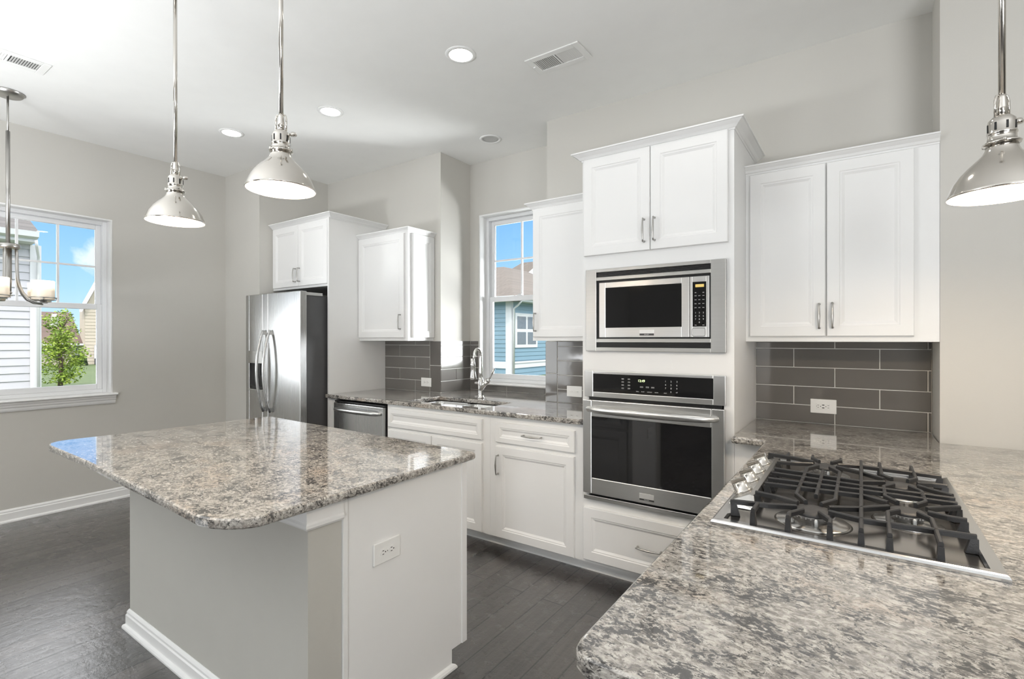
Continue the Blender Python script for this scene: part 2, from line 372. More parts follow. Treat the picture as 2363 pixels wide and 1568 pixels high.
# faces: (a to the right as seen, b up, d outward) -> world
def FS(y): return lambda a, b, d: (a, y-d, b)        # looks towards -Y
def FN(y): return lambda a, b, d: (a, y+d, b)        # looks towards +Y
def FE(x): return lambda a, b, d: (x+d, a, b)        # looks towards +X
def FW(x): return lambda a, b, d: (x-d, a, b)        # looks towards -X
def fbox(mb, F, a0, a1, b0, b1, d0, d1, mi=0):
    v = [F(a, b, d) for d in (d0, d1) for a, b in ((a0, b0), (a1, b0), (a1, b1), (a0, b1))]
    mb.add(v, [(3, 2, 1, 0), (4, 5, 6, 7), (0, 1, 5, 4), (1, 2, 6, 5), (2, 3, 7, 6), (3, 0, 4, 7)], mi)
def panel(mb, F, a0, a1, b0, b1, t=.020, rail=.056, deep=.010, mi=0):
    """framed door or drawer front with an ogee-edged sunken panel"""
    prof = [(0, 0), (0, t-.003), (.003, t), (rail-.004, t), (rail, t-.003), (rail+.006, t-.0035), (rail+.013, t-deep*.75), (rail+.018, t-deep)]
    v = []; f = []
    for i, d in prof:
        v += [F(a0+i, b0+i, d), F(a1-i, b0+i, d), F(a1-i, b1-i, d), F(a0+i, b1-i, d)]
    for k in range(len(prof)-1):
        for j in range(4): f.append((k*4+j, k*4+(j+1) % 4, k*4+4+(j+1) % 4, k*4+4+j))
    e = (len(prof)-1)*4
    f += [(3, 2, 1, 0), (e, e+1, e+2, e+3)]
    mb.add(v, f, mi)
def pull(F, a, b, length, vert, parent, d0=.0, name='handle', matn='satin_nickel', out=.030):
    """slim arched bar pull with two posts"""
    mb = MB(); h = length/2
    P = (lambda s, d: F(a, b+s, d)) if vert else (lambda s, d: F(a+s, b, d))
    pts = [(-h, out*.80), (-h*.8, out*.92), (-h*.4, out*1.02), (0, out*1.06), (h*.4, out*1.02), (h*.8, out*.92), (h, out*.80)]
    mb.tube([P(s, d0+d) for s, d in pts], [.0040, .0042, .0052, .0062, .0052, .0042, .0040], 8)
    for s in (-h*.94, h*.94):
        mb.tube([P(s, d0-.001), P(s, d0+.004), P(s, d0+out*.5), P(s, d0+out*.84)], [.0062, .0058, .0040, .0042], 8)
    return mb.build(name, matn, parent)
def door(F, a0, a1, b0, b1, parent, name='door', rail=.056, hand=None, hlen=.128, deep=.010):
    mb = MB(); panel(mb, F, a0, a1, b0, b1, rail=rail, deep=deep); o = mb.build(name, 'white_lacquer', parent)
    if hand: pull(F, hand[0], hand[1], hlen, hand[2], o, d0=.020)
    return o
def crown(mb, path, prof, mi=0):
    """moulding swept along a 2-D path with mitred corners. prof: (out, z); path: list of (x,y,nx,ny) offset directions"""
    n = len(prof); v = []; f = []
    for x, y, nx, ny in path:
        for o, z in prof: v.append((x+nx*o, y+ny*o, z))
    for i in range(len(path)-1):
        for k in range(n): f.append((i*n+k, i*n+(k+1) % n, (i+1)*n+(k+1) % n, (i+1)*n+k))
    f.append(tuple(range(n))); f.append(tuple((len(path)-1)*n+k for k in reversed(range(n))))
    mb.add(v, f, mi)
def crown_prof(z0, z1, out): 
    h = z1-z0
    return [(-.004, z0), (.004, z0), (.006, z0+h*.16), (.012, z0+h*.22), (out*.45, z0+h*.48), (out*.80, z0+h*.76), (out*.86, z0+h*.82), (out, z0+h*.84), (out, z1), (-.004, z1)]
def cells(xs, ys, z0, z1, keep):
    """slab made of grid cells with shared vertices (holes and notches stay clean)"""
    mb = MB(); idx = {}
    def vid(i, j, k):
        if (i, j, k) not in idx: idx[(i, j, k)] = len(mb.v); mb.v.append((xs[i], ys[j], (z0, z1)[k]))
        return idx[(i, j, k)]
    K = lambda i, j: 0 <= i < len(xs)-1 and 0 <= j < len(ys)-1 and keep(i, j)
    def face(*q): mb.f.append([vid(*p) for p in q]); mb.mi.append(0); mb.sm.append(False)
    for i in range(len(xs)-1):
        for j in range(len(ys)-1):
            if not K(i, j): continue
            face((i, j, 1), (i+1, j, 1), (i+1, j+1, 1), (i, j+1, 1)); face((i, j+1, 0), (i+1, j+1, 0), (i+1, j, 0), (i, j, 0))
            if not K(i-1, j): face((i, j+1, 0), (i, j, 0), (i, j, 1), (i, j+1, 1))
            if not K(i+1, j): face((i+1, j, 0), (i+1, j+1, 0), (i+1, j+1, 1), (i+1, j, 1))
            if not K(i, j-1): face((i, j, 0), (i+1, j, 0), (i+1, j, 1), (i, j, 1))
            if not K(i, j+1): face((i+1, j+1, 0), (i, j+1, 0), (i, j+1, 1), (i+1, j+1, 1))
    return mb
def arc(cx, cy, r, a0, a1, n=8): return [(cx+r*math.cos(math.radians(a0+(a1-a0)*k/n)), cy+r*math.sin(math.radians(a0+(a1-a0)*k/n))) for k in range(n+1)]

# ------------------------------------------------------------------ room shell
XL, YA, XB, YB, XR, YC, XD, XP, YE, ZC = -5.32, 2.556, -4.677, 3.301, -3.054, 3.71, -1.963, .295, 2.997, 3.04
XF, YN = 4.0, -8.0   # far right wall, rear wall
struct(MB().box(XL-.2, XF+.2, YN-.2, YC+.3, -.12, 0).build('floor', 'dark_wood'))
struct(MB().box(XL-.2, XF+.2, YN-.2, YC+.3, ZC, ZC+.15).build('ceiling', 'ceiling_paint'))
WIN1 = (.715, 1.612, .915, 2.42)      # Y0 Y1 Z0 Z1
WIN2 = (-2.945, -2.175, .975, 2.548)  # X0 X1 Z0 Z1
mb = MB()
y0, y1, z0, z1 = WIN1
mb.box(XL-.2, XL, YN, y0, 0, ZC).box(XL-.2, XL, y1, YC+.3, 0, ZC).box(XL-.2, XL, y0, y1, 0, z0).box(XL-.2, XL, y0, y1, z1, ZC)
struct(mb.build('wall_left', 'wall_paint'))
struct(MB().box(XL, XB, YA, YC+.3, 0, ZC).build('wall_corner', 'wall_paint'))
struct(MB().box(XB, XR, YB, YC+.3, 0, ZC).build('wall_back', 'wall_paint'))
mb = MB(); x0, x1, z0, z1 = WIN2
mb.box(XR, x0, YC, YC+.2, 0, ZC).box(x1, XD, YC, YC+.2, 0, ZC).box(x0, x1, YC, YC+.2, 0, z0).box(x0, x1, YC, YC+.2, z1, ZC)
struct(mb.build('wall_bay', 'wall_paint'))
struct(MB().box(XD, XP, YB, YC+.3, 0, ZC).build('wall_right_of_bay', 'wall_paint'))
struct(MB().box(XP, XF, YE, YC+.3, 0, ZC).build('wall_right', 'wall_paint'))
struct(MB().box(XF, XF+.2, YN, YC+.3, 0, ZC).build('wall_far_right', 'wall_paint'))
struct(MB().box(XL-.2, XF+.2, YN-.2, YN, 0, ZC).build('wall_rear', 'wall_paint'))
BP = lambda h, t: [(0, 0), (t+.012, 0), (t+.012, .008), (t+.008, .016), (t, .02), (t, h-.028), (t-.004, h-.022), (t-.004, h-.012), (t-.009, h-.003), (.002, h), (0, h)]
struct(MB().prism([(XL+o, z) for o, z in BP(.098, .015)], 1, YN, YA).build('baseboard_left', 'white_trim')) if False else None
mb = MB(); mb.prism([(XL+o, z) for o, z in BP(.098, .015)], 1, YN, YA); struct(mb.build('baseboard_left', 'white_trim'))
mb = MB(); mb.prism([(YA-o, z) for o, z in BP(.098, .015)], 0, XL, XB); struct(mb.build('baseboard_corner', 'white_trim'))

# ------------------------------------------------------------------ windows (double hung, 3x2 grille in the upper sash)
def window(name, F, a0, a1, b0, b1, cols, stool, apron):
    """F: a along the wall, b up, d outward into the room (negative goes into the wall)"""
    r = bpy.data.objects.new(name, None); COL.objects.link(r); r.location = F((a0+a1)/2, b0, 0); r['kind'] = 'structure'
    fb = lambda mb, *q: fbox(mb, F, *q)
    mb = MB(); e = .012     # jamb liner
    fb(mb, a0-.001, a0+e, b0, b1, -.20, .0); fb(mb, a1-e, a1+.001, b0, b1, -.20, .0); fb(mb, a0+e, a1-e, b1-e, b1+.001, -.20, .0); fb(mb, a0+e, a1-e, b0-.001, b0+e, -.20, -.0)
    mb.build('jamb', 'white_trim', r)
    A0, A1, B0, B1 = a0+e, a1-e, b0+e, b1-e
    mb = MB(); w = .03
    fb(mb, A0, A0+w, B0, B1, -.17, -.092); fb(mb, A1-w, A1, B0, B1, -.17, -.092); fb(mb, A0+w, A1-w, B1-w, B1, -.17, -.092); fb(mb, A0+w, A1-w, B0, B0+w, -.17, -.092)
    mb.build('window_frame', 'vinyl', r, bevel=.003)
    a, c, b_, d_ = A0+w, A1-w, B0+w, B1-w; mid = b_+(d_-b_)*.496
    def sash(nm, lo, hi, f0, f1, top, bot, mun):
        s_ = .036; mb = MB()
        fb(mb, a, a+s_, lo, hi, f0, f1); fb(mb, c-s_, c, lo, hi, f0, f1); fb(mb, a+s_, c-s_, hi-top, hi, f0, f1); fb(mb, a+s_, c-s_, lo, lo+bot, f0, f1)
        o = mb.build(nm, 'vinyl', r, bevel=.004)
        gm = (f0+f1)/2
        mb = MB(); fb(mb, a+s_, c-s_, lo+bot, hi-top, gm-.002, gm+.002); mb.build('pane', 'window_glass', o)
        if mun:
            mb = MB(); W_ = c-a-2*s_; g = .0075
            for k in range(1, cols):
                q = a+s_+W_*k/cols; fb(mb, q-g, q+g, lo+bot, hi-top, gm-.008, gm+.010)
            zz = (lo+bot+hi-top)/2; fb(mb, a+s_, c-s_, zz-g, zz+g, gm-.0075, gm+.0105)
            mb.build('grille', 'vinyl', o)
        return o
    sash('upper_sash', mid-.012, d_, -.163, -.135, .038, .045, True)
    ls = sash('lower_sash', b_, mid+.03, -.133, -.105, .046, .045, False)
    mb = MB(); q = (a+c)/2; fb(mb, q-.028, q+.028, mid+.03, mid+.038, -.131, -.108); fb(mb, q-.02, q+.012, mid+.038, mid+.046, -.126, -.114)
    mb.build('sash_lock', 'vinyl', ls, bevel=.002)
    mb = MB(); o_ = stool
    v = [(.0, b0+.012), (.0, b0-.010), (o_*.6, b0-.010), (o_, b0-.006), (o_+.004, b0+.001), (o_, b0+.008), (o_*.9, b0+.012)]
    n = len(v); vv = [F(a0-.026, z, d) for d, z in v]+[F(a1+.026, z, d) for d, z in v]
    mb.add(vv, [tuple(range(n)), tuple(range(2*n-1, n-1, -1))]+[(i, i+n, (i+1) % n+n, (i+1) % n) for i in range(n)])
    mb.build('window_sill', 'white_trim', r)
    if apron:
        mb = MB(); zt, zb = b0-.010, b0-.078
        v = [(0, zt), (.030, zt), (.030, zt-.012), (.024, zt-.02), (.021, zt-.034), (.016, zt-.04), (.014, zb+.012), (.009, zb), (0, zb)]
        n = len(v); vv = [F(a0-.018, z, d) for d, z in v]+[F(a1+.018, z, d) for d, z in v]
        mb.add(vv, [tuple(range(n)), tuple(range(2*n-1, n-1, -1))]+[(i, i+n, (i+1) % n+n, (i+1) % n) for i in range(n)])
        mb.build('window_apron', 'white_trim', r)
    return r
window('window_1', FE(XL), *WIN1, 3, .045, True)
window('window_2', FS(YC), *WIN2, 2, .035, False)

# ------------------------------------------------------------------ tile backsplashes
def tile_field(mb, F, a0, a1, rows, joints, edge0=True):
    """rows: list of (b0,b1); joints(k): sorted joint positions inside the row"""
    g = .0023; b0 = rows[0][0]; b1 = rows[-1][1]
    fbox(mb, F, a0, a1, b0, b1, 0, .006, 1)
    for k, (lo, hi) in enumerate(rows):
        js = [a0]+[q for q in joints(k) if a0+.012 < q < a1-.012]+[a1]
        for q0, q1 in zip(js[:-1], js[1:]): one_tile(mb, F, q0+g, q1-g, lo+g, hi-g)
def one_tile(mb, F, a0, a1, b0, b1):
    c = .0016; v = [F(a, b, d) for (a, b, d) in ((a0, b0, .004), (a1, b0, .004), (a1, b1, .004), (a0, b1, .004), (a0, b0, .0085), (a1, b0, .0085), (a1, b1, .0085), (a0, b1, .0085),
        (a0+c, b0+c, .010), (a1-c, b0+c, .010), (a1-c, b1-c, .010), (a0+c, b1-c, .010))]
    f = [(3, 2, 1, 0)]+[(i, (i+1) % 4, 4+(i+1) % 4, 4+i) for i in range(4)]+[(4+i, 4+(i+1) % 4, 8+(i+1) % 4, 8+i) for i in range(4)]+[(8, 9, 10, 11)]
    mb.add(v, f, 0)
ROWS = [(.9145, 1.014), (1.014, 1.119), (1.119, 1.226), (1.226, 1.333), (1.333, 1.3715)]
TG = ['tile_grey', 'grout']
mb = MB()
tile_field(mb, FS(YB), -3.768, -3.178, ROWS, lambda k: [-3.361] if k % 2 == 0 else [-3.567])
tile_field(mb, FS(YB), -3.178, XR+.0095, [(.9145, 1.153), (1.153, 1.3715)], lambda k: [])
tag(mb.build('tile_backsplash', TG), 'grey subway tile backsplash below the small corner wall cabinet', 'backsplash')
mb = MB(); tile_field(mb, FE(XR), YB-.0095, YC-.010, ROWS, lambda k: [3.497] if k % 2 else [])
tag(mb.build('tile_backsplash', TG), 'bright grey tile on the short wall returning to the sink window', 'backsplash')
mb = MB(); tile_field(mb, FS(YC), XR+.010, WIN2[0]-.003, ROWS, lambda k: [])
tile_field(mb, FS(YC), WIN2[0]-.003, WIN2[1]+.003, [(.9145, .963)], lambda k: [-2.626, -2.22])
tile_field(mb, FS(YC), WIN2[1]+.003, XD-.011, ROWS, lambda k: [])
tag(mb.build('tile_backsplash', TG), 'grey tile strip below and beside the sink window', 'backsplash')
mb = MB(); tile_field(mb, FW(XD), YB-.0095, YC-.010, ROWS, lambda k: [3.5] if k % 2 else [])
tag(mb.build('tile_backsplash', TG), 'grey tile on the wall return at the right of the sink window', 'backsplash')
mb = MB(); tile_field(mb, FS(YB), XD-.0095, -1.868, [(.9145, 1.13), (1.13, 1.3715)], lambda k: [])
tile_field(mb, FS(YB), -1.868, -1.358, ROWS, lambda k: [-1.44] if k % 2 else [-1.6])
tag(mb.build('tile_backsplash', TG), 'grey tile backsplash between sink window and oven cabinet', 'backsplash')
mb = MB(); tile_field(mb, FS(YB), -.516, XP-.002, ROWS, lambda k: [-.119, .278] if k % 2 == 0 else [-.317, .081])
tag(mb.build('tile_backsplash', TG), 'taupe subway tile backsplash in the niche above the cooktop counter', 'backsplash')

# ------------------------------------------------------------------ oven tower
TX0, TX1, TY = -1.355, -.519, 2.691
t_ = thing('oven_cabinet', ((TX0+TX1)/2, 3.0, 0), 'tall white cabinet housing the microwave and wall oven', 'cabinet')
mb = MB()
mb.box(TX0, TX0+.018, TY+.02, YB-.012, .08, 2.44).box(TX1-.018, TX1, TY+.02, YB, .08, 2.44).box(TX0+.018, TX1-.018, YB-.03, YB-.012, .1, 2.44)
for z in (.10, .43, 1.262, 1.845, 2.42): mb.box(TX0+.018, TX1-.018, TY+.03, YB-.03, z-.009, z+.009)
mb.build('carcass', 'white_lacquer', t_)
mb = MB(); f0, f1 = TY, TY+.02
mb.box(TX0, TX0+.04, f0, f1, .075, 2.44).box(TX1-.048, TX1, f0, f1, .075, 2.44)
for a, b_ in ((.075, .11), (.385, .475), (1.19, 1.335), (1.772, 1.885), (2.42, 2.44)): mb.box(TX0+.04, TX1-.048, f0, f1, a, b_)
mb.build('face_frame', 'white_lacquer', t_)
mb = MB(); mb.box(TX0, TX1, TY+.072, TY+.09, 0, .08); mb.prism([(TY+.072, 0), (TY+.058, 0), (TY+.059, .01), (TY+.072, .022)], 0, TX0, TX1); mb.build('toe_kick', 'white_lacquer', t_)
door(FS(TY), -1.340, -.943, 1.873, 2.436, t_, hand=(-.973, 1.980, True))
door(FS(TY), -.939, -.545, 1.873, 2.436, t_, hand=(-.915, 1.982, True))
mb = MB(); panel(mb, FS(TY), -1.343, -.545, .095, .401); dr = mb.build('drawer', 'white_lacquer', t_); pull(FS(TY), -.945, .244, .138, False, dr, d0=.020)
mb = MB(); pr = crown_prof(2.432, 2.477, .052)
crown(mb, [(TX0, YB, -1, 0), (TX0, TY, -1, -1), (TX1, TY, 1, -1), (TX1, YB, 1, 0)], pr); mb.build('crown_moulding', 'white_lacquer', t_)
mb = MB(); mb.box(TX0, TX1, TY+.001, YB, 2.44, 2.446); mb.build('top_panel', 'white_lacquer', t_)

# microwave with trim kit
F = FS(TY-.001)
mw = thing('microwave', (-.94, 2.9, 1.32), 'stainless built-in microwave with black door glass above the oven', 'microwave')
mb = MB()
a0, a1, b0, b1 = -1.325, -.554, 1.318, 1.790
slots = [(1.743, 1.771), (1.389, 1.723), (1.340, 1.368)]; sa0, sa1 = -1.258, -.626
fbox(mb, F, a0, sa0, b0, b1, 0, .020); fbox(mb, F, sa1, a1, b0, b1, 0, .020)
zs = [b0]+[q for s in reversed(slots) for q in s]+[b1]
for k in range(0, 8, 2): fbox(mb, F, sa0, sa1, zs[k], zs[k+1], 0, .020)
mb.build('trim_frame', 'steel_trim', mw, bevel=.002)
mb = MB(); mb.box(-1.25, -.63, TY+.03, 3.1, 1.35, 1.765); fbox(mb, F, sa0-.004, sa1+.004, 1.335, 1.775, -.03, -.002); mb.build('cavity_box', 'black_plastic', mw)
for lo, hi in (slots[0], slots[2]):
    mb = MB(); n = 4
    for k in range(n):
        z = lo+(hi-lo)*(k+.5)/n; fbox(mb, F, sa0, sa1, z-.0022, z+.0022, -.002, .010)
    mb.build('vent_grille', 'black_plastic', mw)
mb = MB(); fd = .013
w0, w1, v0, v1 = -1.204, -.774, 1.452, 1.680; d0, d1, q0, q1 = -1.243, -.7345, 1.397, 1.711
fbox(mb, F, d0, w0, q0, q1, 0, fd); fbox(mb, F, w1, d1, q0, q1, 0, fd); fbox(mb, F, w0, w1, q0, v0, 0, fd); fbox(mb, F, w0, w1, v1, q1, 0, fd)
dr = mb.build('door', 'steel_h', mw, bevel=.0015)
mb = MB(); fbox(mb, F, w0, w1, v0, v1, .002, fd-.002); mb.build('door_glass', 'black_glass', dr)
mb = MB(); fbox(mb, F, -.989-.012, -.925+.004, 1.407, 1.418, fd, fd+.002, 1); fbox(mb, F, -.989-.012, -.925+.004, 1.418, 1.438, fd, fd+.003, 0)
text(mb, 'FRIGIDAIRE', F, .0115, -.961, 1.429, 2, fd+.0036); text(mb, 'GALLERY', F, .007, -.961, 1.4125, 2, fd+.0026)
mb.build('badge', ['badge_steel', 'badge_dark', 'letter_grey'], dr)
mb = MB(); p0, p1 = -.7315, -.635
k0, k1, z0, z1 = -.718, -.650, 1.452, 1.682
fbox(mb, F, p0, k0, q0, q1, 0, fd); fbox(mb, F, k1, p1, q0, q1, 0, fd); fbox(mb, F, k0, k1, q0, z0, 0, fd); fbox(mb, F, k0, k1, z1, q1, 0, fd)
cp = mb.build('control_panel', 'steel_h', mw, bevel=.0015)
mb = MB(); fbox(mb, F, k0, k1, z0, z1, .002, fd-.002)
kx = [-.703, -.684, -.664]
kp = mb.build('keypad', 'black_glass', cp)
mb = MB(); dd = fd-.0012
for r in range(4):
    for x in kx:
        z = 1.603-r*.0205; mb.lathe([(.0001, 0), (.0024, 0)], (x, TY-.001-dd, z), 10, 0, False, rot=Matrix.Rotation(PI/2, 3, 'X')); fbox(mb, F, x-.005, x+.005, z+.006, z+.0095, dd-.0002, dd, 1)
for i, ch_ in enumerate('1234567890'):
    x = kx[i % 3] if i < 9 else kx[1]; text(mb, ch_, F, .0115, x, 1.523-(i//3)*.0165, 0, dd)
for x in (kx[0], kx[2]):
    mb.lathe([(.0001, 0), (.0030, 0)], (x, TY-.001-dd, 1.467), 10, 0, False, rot=Matrix.Rotation(PI/2, 3, 'X')); fbox(mb, F, x-.005, x+.005, 1.4575, 1.461, dd-.0002, dd, 1)
    fbox(mb, F, x-.004, x+.004, 1.625, 1.629, dd-.0002, dd, 1)
mb.build('key_lettering', ['letter_grey', 'letter_dim'], kp)
mb = MB(); fbox(mb, F, -.704, -.661, 1.655, 1.670, dd-.0006, dd-.0001); mb.build('display', 'clock_amber', kp)
mb = MB()
pts = arc(-.665, 1.433, .011, 0, 90, 5)+arc(-.709, 1.433, .011, 90, 180, 5)+arc(-.709, 1.413, .011, 180, 270, 5)+arc(-.665, 1.413, .011, 270, 360, 5)
mb.tube([F(x, z, fd+.0005) for x, z in pts+[pts[0]]], .0009, 6, cap=False); mb.build('door_button', 'badge_dark', cp)

# wall oven
F = FS(TY-.001)
ov = thing('wall_oven', (-.94, 2.9, .45), 'stainless built-in wall oven with dark glass door and 12:49 clock', 'oven')
mb = MB(); mb.box(-1.30, -.59, TY+.03, 3.2, .49, 1.18); fbox(mb, F, -1.31, -.575, .475, 1.195, -.03, -.001); mb.build('oven_box', 'black_plastic', ov)
mb = MB(); a0, a1 = -1.333, -.555
g0, g1, h0, h1 = -1.278, -.614, 1.083, 1.186
fbox(mb, F, a0, g0, 1.053, 1.204, 0, .022); fbox(mb, F, g1, a1, 1.053, 1.204, 0, .022); fbox(mb, F, g0, g1, 1.053, h0, 0, .022); fbox(mb, F, g0, g1, h1, 1.204, 0, .022)
cp = mb.build('control_panel', 'steel_h', ov, bevel=.003)
mb = MB(); fbox(mb, F, g0, g1, h0, h1, .002, .020); gp = mb.build('panel_glass', 'black_glass', cp)
mb = MB(); dd = .0206
def ox(u): return -1.105+(u-333)/(2100-333)*.315   # keypad column positions on the glass
for u, z, s in ((1730, 1.162, '1'), (1895, 1.162, '2'), (2070, 1.162, '3'), (1730, 1.143, '4'), (1895, 1.143, '5'), (2065, 1.143, '6'), (1730, 1.125, '7'), (1895, 1.125, '8'), (2065, 1.125, '9'), (1890, 1.106, '0')):
    text(mb, s, F, .0125, ox(u), z, 0, dd)
for u, s in ((860, 'bake'), (1030, 'broil'), (1240, 'convect'), (1455, 'warm'), (1725, 'start')): text(mb, s, F, .0085, ox(u), 1.0995, 0, dd)
text(mb, 'off', F, .0085, ox(2060), 1.1055, 0, dd)
for u in (990, 1175, 1340):
    for q in (0, .0045): fbox(mb, F, ox(u)-.009, ox(u)+.009, 1.121+q, 1.1235+q, dd-.0003, dd, 1)
for u in (380, 585):
    for z in (1.165, 1.148, 1.131, 1.113):
        for q in (0, .004): fbox(mb, F, ox(u)-.007, ox(u)+.007, z+q-.004, z+q-.0015, dd-.0003, dd, 1)
mb.build('panel_lettering', ['letter_grey', 'letter_dim'], gp)
mb = MB(); text(mb, '12:49', F, .0185, ox(985), 1.158, 0, dd); mb.build('clock', 'clock_green', gp)
mb = MB(); a0, a1, b0, b1 = -1.334, -.556, .495, 1.036; w0, w1, v0, v1 = -1.279, -.619, .588, .940; fd = .040
fbox(mb, F, a0, w0, b0, b1, .004, fd); fbox(mb, F, w1, a1, b0, b1, .004, fd); fbox(mb, F, w0, w1, b0, v0, .004, fd); fbox(mb, F, w0, w1, v1, b1, .004, fd)
od = mb.build('door', 'steel_h', ov, bevel=.004)
mb = MB(); fbox(mb, F, w0-.004, w1+.004, v0-.004, v1+.004, .006, fd-.003); mb.build('door_glass', 'black_glass', od)
mb = MB(); pts = [(-1.305, .985, fd-.002), (-1.29, .985, fd+.018), (-1.24, .985, fd+.034), (-1.1, .985, fd+.046), (-.95, .985, fd+.050), (-.80, .985, fd+.046), (-.655, .985, fd+.034), (-.605, .985, fd+.018), (-.59, .985, fd-.002)]
mb.tube([F(*p) for p in pts], [.012, .0145, .018, .020, .0205, .020, .018, .0145, .012], 14); mb.build('door_handle', 'steel_h', od)
mb = MB(); fbox(mb, F, -.992, -.912, .512, .522, fd, fd+.002, 1); fbox(mb, F, -.992, -.912, .522, .549, fd, fd+.0035, 0)
text(mb, 'FRIGIDAIRE', F, .0125, -.952, .537, 2, fd+.0042); text(mb, 'GALLERY', F, .007, -.952, .517, 2, fd+.0026)
mb.build('badge', ['badge_steel', 'badge_dark', 'letter_grey'], od)
mb = MB(); fbox(mb, F, -1.337, -.556, .455, .479, 0, .024); mb.build('lower_trim', 'steel_h', ov, bevel=.002)

# ------------------------------------------------------------------ fridge surround
FX0, FX1 = XB+.004, -3.774
fc = thing('refrigerator_cabinet', ((FX0+FX1)/2, 3.0, 0), 'white two-door cabinet and tall side panel around the refrigerator', 'cabinet')
mb = MB(); mb.box(FX0, FX1-.020, TY, YB-.003, 1.853, 2.445); mb.build('body', 'white_lacquer', fc)
mb = MB(); mb.box(FX1-.020, FX1, TY-.018, YB-.003, 0, 2.445); mb.build('side_panel', 'white_lacquer', fc)
door(FS(TY), -4.650, -4.238, 1.873, 2.43, fc, hand=(-4.268, 1.975, True))
door(FS(TY), -4.232, -3.800, 1.873, 2.43, fc, hand=(-4.203, 1.975, True))
mb = MB(); crown(mb, [(FX0, TY, 0, -1), (FX1, TY, 1, -1), (FX1, YB-.003, 1, 0)], crown_prof(2.435, 2.482, .05)); mb.build('crown_moulding', 'white_lacquer', fc)
mb = MB(); mb.box(FX1+.0005, -3.694, TY, TY+.02, 0, .872); mb.build('filler_strip', 'white_lacquer', fc)

# refrigerator
fr_ = thing('refrigerator', (-4.22, 2.8, 0), 'stainless side-by-side refrigerator with curved handles and water dispenser', 'refrigerator')
mb = MB(); mb.box(-4.640, -3.822, 2.49, 3.22, .02, 1.757); mb.build('body', 'fridge_side', fr_, bevel=.004)
F = FS(2.478); D = .063
def fdoor(a0, a1, hole=None):
    mb = MB()
    if not hole: fbox(mb, F, a0, a1, .07, 1.79, 0, D)
    else:
        h0, h1, j0, j1 = hole
        fbox(mb, F, a0, h0, .07, 1.79, 0, D); fbox(mb, F, h1, a1, .07, 1.79, 0, D); fbox(mb, F, h0, h1, .07, j0, 0, D); fbox(mb, F, h0, h1, j1, 1.79, 0, D)
    return mb.build('door', 'steel_v', fr_, bevel=.006, seg=3)
hole = (-4.597, -4.372, .937, 1.171)
d1_ = fdoor(-4.655, -4.2835, hole); d2_ = fdoor(-4.2785, -3.797)
mb = MB(); fbox(mb, F, hole[0]+.001, hole[1]-.001, hole[2]+.001, hole[3]-.001, 0, .008); fbox(mb, F, -4.50, -4.46, 1.06, 1.168, .008, .03)
fbox(mb, F, hole[0]+.002, hole[1]-.002, hole[2]+.001, hole[2]+.02, .008, .035); ds = mb.build('dispenser_recess', 'black_plastic', d1_)
mb = MB(); fbox(mb, F, -4.597, -4.372, 1.172, 1.282, D, D+.003); mb.build('dispenser_panel', 'steel_trim', d1_, bevel=.001)
mb = MB(); fbox(mb, F, -4.60, -4.369, .930, .938, D-.01, D+.010); mb.build('dispenser_tray', 'steel_h', d1_, bevel=.002)
for dpar, hx in ((d1_, -4.335), (d2_, -4.228)):
    mb = MB(); pts = []
    for k in range(17):
        s = k/16; z = .75+s*.715; bow = .012+.062*math.sin(PI*s)**.8
        pts.append(F(hx, z, D+bow))
    mb.tube(pts, [.011]+[.0135]*15+[.011], 12, sx=.85)
    for z in (.772, 1.443): fbox(mb, F, hx-.009, hx+.009, z-.016, z+.016, D-.001, D+.022)
    mb.build('handle', 'steel_v', dpar)
for a, c in ((-3.90, -3.812), (-4.64, -4.55)): mb = MB(); fbox(mb, FS(2.55), a, c, 1.757, 1.783, -.09, .07); mb.build('hinge_cover', 'bezel_grey', fr_, bevel=.004)
mb = MB(); fbox(mb, F, -4.64, -3.82, .01, .066, -.1, .03); mb.build('base_grille', 'black_plastic', fr_)

# ------------------------------------------------------------------ wall cabinets
UY = 2.996
uc = thing('wall_cabinet', (-3.46, 3.15, 1.372), 'white single-door wall cabinet with panelled end left of the sink window', 'cabinet', None)
mb = MB(); mb.box(-3.7735, -3.143, UY, YB-.011, 1.374, 2.295).box(-3.7735, -3.143, YB-.011, YB, 1.374, 2.295); mb.build('body', 'white_lacquer', uc)
door(FS(UY), -3.766, -3.176, 1.400, 2.288, uc, hand=(-3.214, 1.535, True))
mb = MB(); panel(mb, FE(-3.143), 3.038, 3.297, 1.400, 2.288, rail=.05); mb.build('end_panel', 'white_lacquer', uc)
mb = MB(); crown(mb, [(-3.7735, UY, 0, -1), (-3.143, UY, 1, -1), (-3.143, YB, 1, 0)], crown_prof(2.288, 2.331, .042)); mb.build('crown_moulding', 'white_lacquer', uc)

uc = thing('wall_cabinet', (-1.63, 3.15, 1.372), 'narrow white wall cabinet between the sink window and oven cabinet', 'cabinet')
mb = MB(); mb.box(-1.897, TX0-.0005, UY, YB-.011, 1.376, 2.295).box(-1.897, TX0-.0005, YB-.011, YB, 1.376, 2.295); mb.build('body', 'white_lacquer', uc)
door(FS(UY), -1.885, -1.42, 1.402, 2.288, uc, hand=(-1.862, 1.505, True))
mb = MB(); crown(mb, [(-1.897, YB, -1, 0), (-1.897, UY, -1, -1), (TX0-.0005, UY, 0, -1)], crown_prof(2.288, 2.338, .045)); mb.build('crown_moulding', 'white_lacquer', uc)

